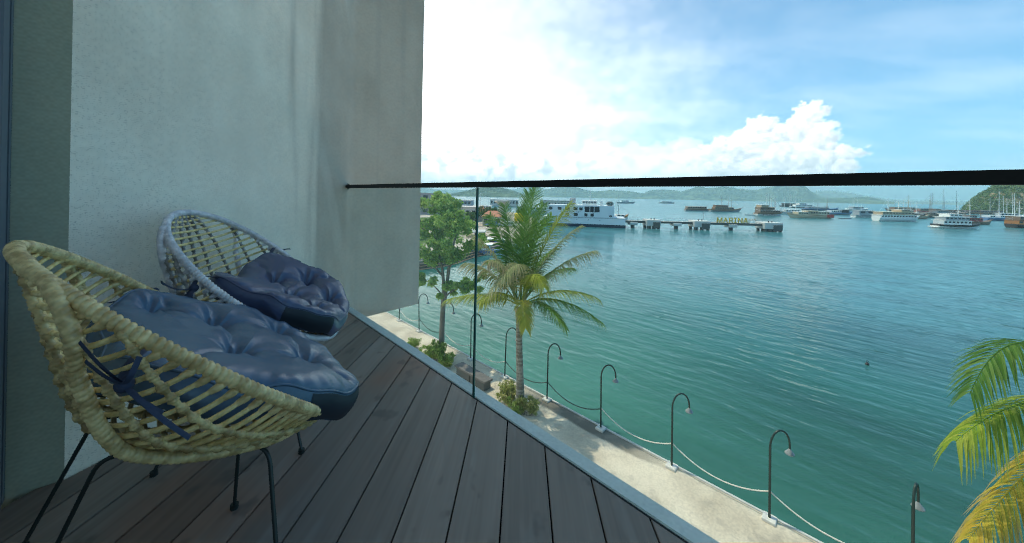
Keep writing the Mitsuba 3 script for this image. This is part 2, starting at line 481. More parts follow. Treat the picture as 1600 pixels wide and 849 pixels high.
quay_poly = [tw(t, w)[:2] for t, w in ((-46, 1.5), (60, 1.5), (60, QE), (-46, QE))]
qm = prism(Polygon(quay_poly), -2.0, 1.0)
tag(add('quay_promenade', qm, 'quay_concrete'), 'sunlit pale concrete promenade along the water with a damp dark stripe by the edge', 'promenade', kind='structure')
lip = [prism(Polygon([tw(a + 0.004, QE - 0.045)[:2], tw(b - 0.004, QE - 0.045)[:2], tw(b - 0.004, QE + 0.03)[:2], tw(a + 0.004, QE + 0.03)[:2]]), 0.9, 1.035) for a, b in zip(np.arange(-46, 20, 2.69), np.arange(-46, 20, 2.69) + 2.69)]
for m in lip:
    add('edge_stone', m, 'pale_concrete', 'quay_promenade')

# shore on the left: low spit of land with a sloping bank
shore = np.array([(-140, 40), (-60, 40), (-22, 43), (-12.5, 46.5), (-8.5, 50), (-5.8, 57), (-1.5, 63), (2.5, 72), (5, 88), (7, 105), (9, 124), (9, 165), (-20, 230), (-140, 260)], float)
sp = spline(shore[1:-1], 80)
sp = np.vstack([shore[:1], sp, shore[-1:]])
inner = np.array(Polygon(sp).buffer(-1.6).simplify(0.2).exterior.coords)
pts_land = [(*p, -0.6) for p in sp] + []
land_top = prism(Polygon(inner), -0.5, 1.15)
ring = Polygon(sp).difference(Polygon(inner).buffer(-0.05))
bank_m = []
for w_, z_ in ((0.0, 0.05), (0.45, 0.35), (0.9, 0.65), (1.3, 0.95)):
    g = Polygon(sp).buffer(-w_)
    bank_m.append(prism(g, -0.5, z_ + 0.03))
lm = cat([land_top] + bank_m)
tag(add('shore_land', lm, 'shore_ground'), 'brown sandy shore and pavement across the small bay on the left', 'shore', kind='structure')


def az_point(az, dist):
    return np.array([math.sin(math.radians(az)), math.cos(math.radians(az))]) * dist


def ridge(name, prof, dist, label, seed, spur=0.35, depth=0.25, foot=0.0, step=0.18):
    """a range of hills: the skyline's elevation angles, its distance and how far the slopes reach"""
    az = np.array([p[0] for p in prof])
    el = np.array([p[1] for p in prof])
    a = np.arange(az[0], az[-1] + 1e-6, step)
    e = PchipInterpolator(az, el)(a)
    nd = 26
    rows = []
    for k in range(nd):
        s = k / (nd - 1)                              # 0 front foot .. 0.7 crest .. 1 back
        d = dist * (1 - depth * 0.7 + depth * s)
        h = E + d * np.tan(np.radians(np.maximum(e, 0.02)))
        prof_s = np.sin(min(s / 0.7, 1.0) * PI / 2) ** 1.15 if s <= 0.7 else 1 - ((s - 0.7) / 0.3) ** 2 * 0.7
        P = np.stack([a * 0.9, np.full_like(a, s * 5.0), np.full_like(a, seed)], -1)
        rid = 1 - np.abs(meshkit.fbm(P, 4, seed) - 0.5) * 4
        z = h * prof_s * (1 + spur * (rid - 0.6) * np.sin(np.clip(s / 0.7, 0, 1) * PI)) + h * 0.07 * (meshkit.fbm(P * np.array([5, 3, 1]), 3, seed + 5) - 0.5) * min(1, s * 5)
        z = z - 3.0 * (s == 0)
        rows.append(np.stack([np.sin(np.radians(a)) * d, np.cos(np.radians(a)) * d, z], -1))
    v = np.array(rows)
    m = up_facing(mesh(v.reshape(-1, 3), grid_faces(nd, len(a))))
    tag(add(name, m, 'hill_green', smooth=True), label, 'hills', kind='structure')


ridge('hills', [(-30, 0.3), (-22, 0.9), (-14.3, 1.1), (-12.1, 0.75), (-8.1, 0.74), (0, 1.0), (3.0, 1.67), (5.1, 1.2), (15, 0.7), (25, 0.8), (38.1, 1.47), (39.9, 1.2), (41.2, 1.32), (42.9, 1.11), (44.2, 0.83), (45.6, 0.56), (46.3, 0.4),
                (47.5, 0.28), (49.3, 0.3), (52.1, 0.26), (55, 0.22), (62, 0.2)], 9300, 'faint blue mountains farthest away behind the green hills', 3)
ridge('hills', [(1.6, 0.15), (2.6, 0.74), (4.6, 0.88), (6.6, 1.33), (8.6, 1.56), (10.1, 1.48), (11.6, 1.1), (13.1, 0.93), (15.5, 1.11), (18.3, 1.01), (20.1, 0.74), (21, 1.14), (22.3, 1.3), (24, 1.27), (25.1, 1.1), (26.1, 1.32), (27.4, 1.76),
                (28.6, 1.59), (29.7, 1.64), (30.5, 1.77), (32, 1.56), (33.1, 1.44), (34.1, 1.36), (35.5, 1.7), (36.5, 1.95), (37.5, 2.19), (38.4, 2.19), (39.3, 1.79), (39.8, 1.25), (40.6, 0.7), (41.4, 0.35), (42.3, 0.2), (43.6, 0.05)],
      5200, 'long hazy green hills across the bay with a rounded peak at right', 8)
ridge('hills', [(38.6, 0.05), (40, 0.25), (41.5, 0.42), (43, 0.5), (44.4, 0.62), (45.2, 0.52), (46.2, 0.2), (47, 0.05)], 4300, 'low dark green islet hill in front of the far ridge', 12)
ridge('hills', [(-26, 0.5), (-20, 0.5), (-14, 0.2), (-11, 0.1), (-10.1, 0.12), (-7.1, 0.66), (-5.6, 1.09), (-3.6, 1.29), (-1.6, 1.18), (0.5, 0.71), (2.2, 0.12), (3, 0.03)], 2300, 'rounded green hill behind the harbour at left', 21)

# wooded headland at the right
ha, hy = np.linspace(-12, 330, 80), np.linspace(398, 900, 90)
HA, HY = np.meshgrid(ha, hy, indexing='ij')


def head_h(A, Y):
    """A: metres inland from the shore that runs away from the bay, Y: distance north"""
    front = Y - 406
    n = meshkit.fbm(np.stack([A * 0.022, Y * 0.02, 0 * A], -1), 4, 5)
    b = np.clip(front / 55, 0, 1)
    return 74 * (1 - np.exp(-np.clip(A, 0, 400) / 80)) * np.sin(b * PI / 2) ** 0.75 * (0.72 + 0.56 * n) + np.minimum(np.minimum(A, front) * 0.15, 2) - 0.6


HZ = head_h(HA, HY)
m = up_facing(mesh(np.stack([HA + 1.262 * HY, HY, np.maximum(HZ, -3)], -1).reshape(-1, 3), grid_faces(80, 90)))
tag(add('headland', m, 'headland_soil', smooth=True), 'steep headland with bare brown earth between the trees at far right', 'headland', kind='structure')


def foliage(centers, radii, n_each, size, cols, seed, squash=0.8, droop=0.0):
    """leaf-like diamonds scattered through the volume of every clump: vertices, faces, colours"""
    g = np.random.default_rng(seed)
    N = len(centers) * n_each
    c = np.repeat(np.asarray(centers), n_each, 0)
    r = np.repeat(np.broadcast_to(np.asarray(radii, float), (len(centers),)), n_each)
    u = g.normal(size=(N, 3))
    u /= np.linalg.norm(u, axis=1, keepdims=True)
    rad = g.random(N) ** 0.45
    p = c + u * (rad * r)[:, None] * np.array([1, 1, squash])
    d = u + g.normal(size=(N, 3)) * 0.7 + np.array([0, 0, -droop])
    d /= np.linalg.norm(d, axis=1, keepdims=True)
    s = np.cross(d, g.normal(size=(N, 3)))
    s /= np.linalg.norm(s, axis=1, keepdims=True) + 1e-9
    L = size * (0.6 + 0.8 * g.random(N))[:, None]
    nrm = np.cross(d, s)
    v = np.stack([p - d * L * 0.5, p + s * L * 0.24 + nrm * L * 0.05, p + d * L * 0.5, p - s * L * 0.24 + nrm * L * 0.05], 1).reshape(-1, 3)
    k = np.arange(N) * 4
    f = np.vstack([np.stack([k, k + 1, k + 2], -1), np.stack([k, k + 2, k + 3], -1)])
    cols = np.asarray(cols, float)
    clump = np.repeat(g.random(len(centers)), n_each)
    mixv = np.clip(0.5 * clump + 0.5 * g.random(N), 0, 0.999) * (len(cols) - 1)
    i = mixv.astype(int)
    col = cols[i] + (cols[np.minimum(i + 1, len(cols) - 1)] - cols[i]) * (mixv - i)[:, None]
    return v, f, np.repeat(col, 4, 0)


def leaf_mesh(*a, **k):
    v, f, c = foliage(*a, **k)
    return trimesh.Trimesh(v, f, process=False), c


g = np.random.default_rng(5)
hc, hr = [], []
while len(hc) < 1500:
    A, y = 200 * g.random() ** 1.6, 402 + 330 * g.random() ** 1.7
    z = float(head_h(np.array(A), np.array(y)))
    if z < 0.5 or meshkit.fbm(np.array([A * 0.035, y * 0.035, z * 0.05]), 4, 2) > 0.66:
        continue
    r_ = g.uniform(1.8, 4.2)
    hc.append((A + 1.262 * y, y, z + r_ * 0.7))
    hr.append(r_)
m, c = leaf_mesh(np.array(hc), np.array(hr), 34, 1.7, [(0.04, 0.09, 0.025), (0.085, 0.16, 0.045), (0.14, 0.21, 0.065), (0.25, 0.25, 0.10)], 3)
tag(add('headland_forest', m, 'crown_solid', color=c), 'mass of green trees covering the headland slope', 'trees', kind='stuff')

# ------------------------------------------------------------------ the balcony
NRM = np.array([0.7204, 0.6936])                      # out over the sea
ALG = np.array([-0.6936, 0.7204])                     # along the glass, away
G0 = np.array([-0.189, 1.793])                        # joint of the two panes
DZ = E - 1.0                                          # deck


def gl(s, o=0.0):
    return G0 + ALG * s + NRM * o


wall_line = spline([(-1.515, 1.227), (-1.494, 1.305), (-1.458, 1.9), (-1.437, 2.5), (-1.418, 2.98)], 24)
fin = np.array([(-1.405, 3.075), (-1.375, 3.125), (-1.25, 3.27), (-0.926, 3.63)])
wall_line = np.vstack([wall_line, fin])
back = [(-0.926 - 0.18, 3.63 + 0.16), (-1.62, 3.20), (-1.66, 1.26)]
wp = Polygon(np.vstack([wall_line, back]))
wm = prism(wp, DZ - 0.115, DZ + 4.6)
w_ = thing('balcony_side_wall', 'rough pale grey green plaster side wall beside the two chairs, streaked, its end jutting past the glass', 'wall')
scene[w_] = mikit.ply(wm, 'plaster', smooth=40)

ret = Polygon([(-1.515, 1.227), (-1.66, 1.26), (-1.79, 1.245), (-1.612, 1.139)])
r_ = thing('shaded_return_wall', 'narrow plaster return, its shade painted in as dark green, between the door frame and the pale wall', 'wall')
scene[r_] = mikit.ply(prism(ret, DZ - 0.05, DZ + 4.6), 'shade_toned_plaster')

# sliding door front behind the camera and its jamb at the left edge
DIRF = np.array([0.6936, -0.7204])
F0 = np.array([-1.603, 1.147])


def fac(s, o=0.0):
    return F0 + DIRF * s - NRM * o


def quad_prism(a, b, c, d, z0, z1):
    return prism(Polygon([a, b, c, d]), z0, z1)


door = thing('sliding_glass_door', 'dark grey aluminium frame of the sliding glass door at the left edge', 'door')
add('jamb', quad_prism(fac(0.006, 0.0), fac(0.03, 0.0), fac(0.03, 0.12), fac(0.006, 0.12), DZ, DZ + 3.3), 'frame_grey', door)
add('jamb', quad_prism(fac(0.034, 0.012), fac(0.062, 0.012), fac(0.062, 0.12), fac(0.034, 0.12), DZ, DZ + 3.3), 'dark_frame', door)
add('jamb', quad_prism(fac(0.066, -0.004), fac(0.12, -0.004), fac(0.12, 0.12), fac(0.066, 0.12), DZ, DZ + 3.3), 'frame_grey', door)
add('jamb', quad_prism(fac(4.55, 0.0), fac(4.7, 0.0), fac(4.7, 0.12), fac(4.55, 0.12), DZ, DZ + 3.3), 'dark_frame', door)
for s in (1.6, 3.1):
    add('stile', quad_prism(fac(s, 0.02), fac(s + 0.06, 0.02), fac(s + 0.06, 0.10), fac(s, 0.10), DZ + 0.045, DZ + 3.2), 'dark_frame', door)
add('head', quad_prism(fac(0.121, 0.0), fac(4.549, 0.0), fac(4.549, 0.12), fac(0.121, 0.12), DZ + 3.2, DZ + 3.3), 'dark_frame', door)
add('threshold', quad_prism(fac(0.121, 0.0), fac(4.549, 0.0), fac(4.549, 0.12), fac(0.121, 0.12), DZ - 0.02, DZ + 0.045), 'dark_frame', door)
for a_, b_ in ((0.121, 1.599), (1.661, 3.099), (3.161, 4.549)):
    p0, p1 = fac(a_, 0.06), fac(b_, 0.06)
    add('glass_pane', mesh([[*p0, DZ + 0.046], [*p1, DZ + 0.046], [*p1, DZ + 3.199], [*p0, DZ + 3.199]], [[0, 1, 2], [0, 2, 3]]), 'door_glass', door)
s = np.linspace(0.15, 4.5, 240)
cu = np.array([fac(x, 0.30 + 0.03 * math.sin(x * 38) + 0.012 * math.sin(x * 91)) for x in s])
cv = np.concatenate([np.c_[cu, np.full(len(cu), DZ + 0.02)], np.c_[cu, np.full(len(cu), DZ + 3.28)]])
k = thing('added_bounce_curtain', 'unseen pale curtain added behind the sliding door to bounce light', 'curtain')  # out of view, added to bounce light onto the balcony
scene[k] = mikit.ply(mesh(cv, grid_faces(2, len(cu))), 'curtain', smooth=True)

# soffit of the balcony above, and the building's body below and above
soff = Polygon([fac(5.0, -0.02), gl(-4.7, 0.3), gl(1.8, 0.3), (-1.60, 3.95), (-3.2, 3.95), (-3.2, 1.2), fac(-0.6, 0.45), fac(5.0, 0.45)])
sl = [prism(soff, DZ + 4.45, DZ + 4.75)]
body = Polygon([fac(-6, 0.5), fac(9, 0.5), fac(9, 6), fac(-6, 6)])
hotel = thing('hotel_building', 'pale hotel building that carries the balcony', 'building')
add('soffit', sl[0], 'white_soffit', hotel)
add('body', prism(body, 1.0, DZ - 0.4), 'wall_cream', hotel)
add('body', prism(body, DZ + 3.36, DZ + 8.0), 'wall_cream', hotel)
# the storey of this balcony: the room behind the sliding door and its neighbours
add('room_wall', prism(Polygon([fac(-6, 0.16), fac(-0.02, 0.16), fac(-0.02, 6), fac(-6, 6)]), DZ - 0.38, DZ + 3.34), 'wall_cream', hotel)
add('room_wall', prism(Polygon([fac(4.72, 0.16), fac(9, 0.16), fac(9, 6), fac(4.72, 6)]), DZ - 0.38, DZ + 3.34), 'wall_cream', hotel)
add('room_wall', prism(Polygon([fac(-0.01, 4.4), fac(4.71, 4.4), fac(4.71, 4.6), fac(-0.01, 4.6)]), DZ - 0.02, DZ + 3.34), 'wall_cream', hotel)
add('room_floor', prism(Polygon([fac(-0.01, 0.13), fac(4.71, 0.13), fac(4.71, 4.39), fac(-0.01, 4.39)]), DZ - 0.3, DZ + 0.005), 'bench_stone', hotel)
add('room_ceiling', prism(Polygon([fac(-0.01, 0.13), fac(4.71, 0.13), fac(4.71, 4.39), fac(-0.01, 4.39)]), DZ + 3.305, DZ + 3.35), 'white_soffit', hotel)

# deck boards, laid at an angle to the glass
deck_poly = Polygon([gl(-4.6, -0.006), gl(1.772, -0.006)] + [tuple(p + np.array([0.004, 0.0])) for p in wall_line[:24][::-1]] + [tuple(fac(0.0, -0.004)), tuple(fac(4.8, -0.004))]).buffer(0)
tag(add('balcony_deck', prism(deck_poly.buffer(-0.004), DZ - 0.25, DZ - 0.027), 'deck_under'), 'dark brown deck of long boards laid towards the sea', 'deck', kind='structure')
yd = 0.03
for kk in range(-14, 20):
    c0, c1 = -0.048 + 0.155 * kk + 0.0026, -0.048 + 0.155 * (kk + 1) - 0.0026
    strip = Polygon([(c0 + yd * -4, -4), (c1 + yd * -4, -4), (c1 + yd * 5, 5), (c0 + yd * 5, 5)])
    q = strip.intersection(deck_poly)
    for gpl in getattr(q, 'geoms', [q]):
        if gpl.geom_type != 'Polygon' or gpl.area < 0.002:
            continue
        i_ = gpl.buffer(-0.0018)
        if i_.geom_type != 'Polygon' or i_.is_empty:
            continue
        lo = prism(gpl.simplify(0.0005), DZ - 0.025, DZ - 0.0018)
        hi = prism(i_.simplify(0.0005), DZ - 0.0018, DZ)
        add('plank', cat([lo, hi]), 'deck_board', 'balcony_deck')

kp = [gl(-4.7, 0.003), gl(1.80, 0.003), gl(1.80, 0.066), gl(-4.7, 0.066)]
kb = thing('balcony_kerb', 'pale grey stone kerb along the outer edge of the deck', 'kerb')
m1 = prism(Polygon(kp), DZ - 0.30, DZ + 0.001)
m2 = prism(Polygon(kp).buffer(-0.003), DZ + 0.001, DZ + 0.004)
scene[kb] = mikit.ply(cat([m1, m2]), 'kerb_stone')
tag(add('deck_channel', prism(Polygon([gl(-4.6, -0.0055), gl(1.79, -0.0055), gl(1.79, 0.0025), gl(-4.6, 0.0025)]), DZ - 0.2, DZ - 0.002), 'slot_black', kb), 'dark slot that holds the glass')

# glass railing
rl = thing('glass_railing', 'frameless glass balustrade under a black square handrail', 'railing')
RZ = E + 0.037


def railbox(s0, s1, o0, o1, z0, z1, bev=0.002):
    b = box(s0, s1, o0, o1, z0, z1, bev)
    v = np.array(b.vertices)
    xy = G0 + v[:, :1] * ALG + v[:, 1:2] * NRM
    m = trimesh.Trimesh(np.c_[xy, v[:, 2]], b.faces[:, ::-1], process=False)
    return m


add('handrail', railbox(-4.4, 1.765, -0.018, 0.012, RZ, RZ + 0.027, 0.0), 'rail_black', rl)
fl = [tuple(gl(1.09, -0.003))]
a = np.linspace(0, 2 * PI, 18, endpoint=False)
cap = tube([np.r_[gl(1.757, -0.003), RZ + 0.013], np.r_[gl(1.776, -0.003), RZ + 0.013]], 0.028, 20)
add('wall_flange', cap, 'rail_black', rl)
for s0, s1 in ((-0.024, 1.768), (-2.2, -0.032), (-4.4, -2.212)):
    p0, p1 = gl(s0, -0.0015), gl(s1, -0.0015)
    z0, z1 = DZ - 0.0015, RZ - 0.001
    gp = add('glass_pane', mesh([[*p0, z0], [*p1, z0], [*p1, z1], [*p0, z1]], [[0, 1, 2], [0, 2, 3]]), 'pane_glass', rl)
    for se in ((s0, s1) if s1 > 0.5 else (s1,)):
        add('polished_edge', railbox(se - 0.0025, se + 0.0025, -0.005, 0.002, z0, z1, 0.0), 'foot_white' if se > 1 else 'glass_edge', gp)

# ------------------------------------------------------------------ rattan chairs
class Chair:
    def __init__(s, cx, cy, phi, a, b, hb, hf, p):
        s.c = np.array([cx, cy])
        s.u = np.array([math.sin(phi), math.cos(phi)])
        s.r = np.array([s.u[1], -s.u[0]])
        s.a, s.b, s.hb, s.hf, s.p = a, b, hb, hf, p
        sg = [0, 0.08, 0.17, 0.26, 0.40, 0.55, 0.68, 0.84, 1]
        s.ma = PchipInterpolator(sg, np.array([-1, -0.89, -0.82, -0.76, -0.62, -0.32, 0.02, 0.5, 1]) * a)
        s.mz = PchipInterpolator(sg, [hb, hb - 0.10, hb - 0.195, hb - 0.275, 0.505, 0.442, 0.405, 0.372, hf])

    def W(s, al, be, h):
        al, be, h = np.broadcast_arrays(np.asarray(al, float), be, h)
        xy = s.c + al[..., None] * s.u + be[..., None] * s.r
        return np.concatenate([xy, (DZ + h)[..., None]], -1)

    def zr(s, q):
        return s.hf + (s.hb - s.hf) * np.clip((1 + q) / 2, 0, 1) ** s.p

    def rim(s, th, out=0.0):
        q = np.cos(th)
        return s.W(-(s.a + out) * q, (s.b + out) * np.sin(th), s.zr(q))

    def surf(s, sg, ph, out=0.0):
        """sg 0 back top .. 1 front lip; ph -90..90 degrees from the left rim to the right rim"""
        sg, ph = np.broadcast_arrays(np.asarray(sg, float), np.asarray(ph, float))
        q = 1 - 2 * sg
        w = s.b * np.sqrt(np.clip(1 - q * q, 0, 1)) + out
        ar, zr = -s.a * q, s.zr(q)
        sm = sg - 0.15 * np.sin(PI * sg)                # canes run forward from the middle to the rim
        am, zm = s.ma(sm), s.mz(sm)
        k = np.cos(np.radians(ph)) ** 1.0
        da, dz = am - ar, zm - zr
        L = np.hypot(da, dz) + 1e-9
        return s.W(ar + da * k * (1 + out / np.maximum(L, 0.05)), w * np.sin(np.radians(ph)), zr + dz * k * (1 + out / np.maximum(L, 0.05)))


def coil(pitch, amp, sides_turn=1):
    def fn(arc, ang):
        x = np.mod(arc / pitch - ang / (2 * PI) * sides_turn, 1.0)
        return 1 + amp * np.sin(PI * x) ** 0.6 - amp * 0.4
    return fn


def lashing(crossings, gap):
    """bulges along a wrapped rib at each cane it crosses, with a twisted lay"""
    def fn(arc, ang):
        d = np.min(np.abs(arc[..., None] - crossings), axis=-1)
        k = np.exp(-(d / (gap * 0.30)) ** 2)
        lay = np.abs(np.sin(ang * 0.5 + arc * PI / 0.0072))
        return 0.58 + 0.50 * k + 0.42 * lay * (0.35 + 0.65 * k)
    return fn


def build_chair(ch, label, mats, group, seed, legs):
    wrap_m, cane_m, knot_m = mats
    g = np.random.default_rng(seed)
    t = thing('rattan_armchair', label, 'chair', group)
    th = np.linspace(0, 2 * PI, 2000, endpoint=False)
    rp = ch.rim(th)
    rp = resample(np.vstack([rp, rp[:1]]), 2001)[:-1]
    rp += 0.002 * (meshkit.fbm(rp * 9, 3, seed) - 0.5)[:, None]
    add('rim', tube(rp, 0.0112, 10, closed=True, radial=coil(0.0125, 0.36)), wrap_m, t, smooth=50)
    # canes: slices from rim to rim
    n_c = 33
    sgs = np.linspace(0.018, 0.965, n_c)
    # even spacing along the middle profile
    ss = np.linspace(0, 1, 400)
    pm = ch.surf(ss, 0.0)
    arc = np.concatenate([[0], np.cumsum(np.linalg.norm(np.diff(pm, axis=0), axis=1))])
    rimp = ch.surf(ss, 88.0)
    arc2 = np.concatenate([[0], np.cumsum(np.linalg.norm(np.diff(rimp, axis=0), axis=1))])
    ev = 0.5 * arc / arc[-1] + 0.5 * arc2 / arc2[-1]
    sgs = np.interp(np.linspace(0.03, 0.97, n_c), ev, ss)
    for sg in sgs:
        ph = np.linspace(-89, 89, 40)
        jit = 0.004 * (meshkit.noise(np.stack([ph * 0.05, 0 * ph + sg * 60, 0 * ph], -1), seed) - 0.5)
        p = ch.surf(sg + jit, ph)
        add('cane', tube(p, 0.0049 * g.uniform(0.88, 1.12), 7, radial=lambda a_, an: 1 + 0.08 * np.exp(-(np.mod(a_ + sg, 0.17) / 0.006) ** 2)), cane_m, t, smooth=60)
    # wrapped ribs from the top of the back round under the seat to the front lip
    paths = [([0.012, 0.985], [v, v]) for v in (-30, -13, 0, 13, 30)]
    paths += [([0.10, 0.18, 0.34, 0.60, 0.96], [sd * x for x in (88, 68, 55, 50, 54)]) for sd in (-1, 1)]
    paths += [([0.226, 0.33, 0.50, 0.75, 0.96], [sd * x for x in (89, 77, 70, 67, 72)]) for sd in (-1, 1)]
    for sg_k, ph_k in paths:
        sgr = np.linspace(sg_k[0], sg_k[-1], 460)
        p = ch.surf(sgr, PchipInterpolator(sg_k, ph_k)(sgr), 0.006)
        arc_r = np.concatenate([[0], np.cumsum(np.linalg.norm(np.diff(p, axis=0), axis=1))])
        cr = np.interp(sgs[(sgs > sg_k[0]) & (sgs < sg_k[-1])], sgr, arc_r)
        gap = np.median(np.diff(cr))
        add('rib', tube(p, 0.0064, 10, radial=lashing(cr, gap)), knot_m, t, smooth=55)
    # two stout frame rails that leave the rim at the back and run under the seat
    for sd in (-1, 1):
        sgr = np.concatenate([np.linspace(0.085, 0.30, 30), np.linspace(0.31, 0.93, 50)])
        php = np.interp(sgr, [0.085, 0.16, 0.30, 0.45, 0.6, 0.93], [90, 72, 48, 40, 36, 46])
        p = resample(ch.surf(sgr, sd * php, 0.016), 520)
        add('frame_rail', tube(p, 0.0108, 10, radial=coil(0.0105, 0.18)), wrap_m, t, smooth=50)
    # lashings where canes meet the rim
    knots = []
    for sg in sgs[1:-1]:
        for sd in (-1, 1):
            c_ = ch.surf(sg, sd * 86.0)
            q = ch.surf(sg, sd * 78.0)
            d_ = (q - c_) / np.linalg.norm(q - c_)
            knots.append(tube([c_ - d_ * 0.006, c_ + d_ * 0.004, c_ + d_ * 0.018], [0.0068, 0.0085, 0.0058], 7))
    add('rim_lashing', cat(knots), wrap_m, t, smooth=60, kind='stuff')
    for pts in legs:
        p = spline(pts, 40) if len(pts) > 2 else np.array(pts)
        lg = add('leg', tube(resample(p, 60) if len(pts) > 2 else p, 0.0062, 10), 'black_steel', t, smooth=60)
        foot = np.array(pts[0])
        add('foot', tube([foot + [0, 0, -0.012], foot + [0, 0, 0.002]], 0.011, 12), 'black_steel', lg, smooth=40)
    return t


def bent(foot, bend, other_bend, other_foot):
    """one rod: foot, up to a rounded bend, across under the seat, down to the other foot"""
    foot, bend, other_bend, other_foot = map(np.array, (foot, bend, other_bend, other_foot))

    def rounded(a, b, c, r=0.05):
        u = (a - b) / np.linalg.norm(a - b)
        v = (c - b) / np.linalg.norm(c - b)
        tt = np.linspace(0, 1, 9)[:, None]
        return (1 - tt) ** 2 * (b + u * r) + 2 * tt * (1 - tt) * b + tt ** 2 * (b + v * r)
    return np.vstack([foot, foot + (bend - foot) * 0.5, rounded(foot, bend, other_bend), (bend + other_bend) / 2, rounded(bend, other_bend, other_foot), other_foot + (other_bend - other_foot) * 0.5, other_foot])


near = Chair(-0.785, 0.904, 0.698, 0.273, 0.343, 0.880, 0.367, 0.934)
far = Chair(-1.069, 1.549, 1.282, 0.288, 0.362, 0.904, 0.367, 0.934)
Z0 = DZ + 0.012
lift = 0.297
nl = [bent((-1.140, 0.864, Z0), (-0.965, 0.852, DZ + 0.362), (-0.612, 0.920, DZ + 0.352), (-0.530, 0.850, Z0)),
      bent((-1.325, 0.985, Z0), (-1.120, 0.975, DZ + 0.375), (-0.805, 1.085, DZ + 0.345), (-0.854, 1.127, Z0))]


def poly(p):
    return [tuple(x) for x in p]


build_chair(near, 'natural tan rattan scoop chair with teal blue cushion, the nearer one at lower left', ('rattan_tan', 'rattan_cane', 'rattan_knot'), 'rattan chairs on the balcony', 11, [])
build_chair(far, 'whitewashed grey rim rattan scoop chair with indigo cushion, farther back against the wall', ('rattan_grey', 'rattan_cane', 'rattan_grey_knot'), 'rattan chairs on the balcony', 12, [])


def leg_rod(parent, p):
    lg = add('leg', tube(p, 0.0050, 10), 'black_steel', parent, smooth=60)
    for f in (p[0], p[-1]):
        add('foot', tube([f + [0, 0, -0.012], f + [0, 0, 0.003]], 0.011, 12), 'black_steel', lg, smooth=40)


for p in nl:
    leg_rod('rattan_armchair', p)
c, u, r = far.c, far.u, far.r
for sd in (-1, 1):
    f0 = c - 0.24 * u + sd * 0.24 * r
    f1 = c + 0.22 * u + sd * 0.25 * r
    b0 = c - 0.13 * u + sd * 0.13 * r
    b1 = c + 0.12 * u + sd * 0.15 * r
    leg_rod('rattan_armchair_001', bent((*f0, Z0), (*b0, DZ + 0.35), (*b1, DZ + 0.35), (*f1, Z0)))


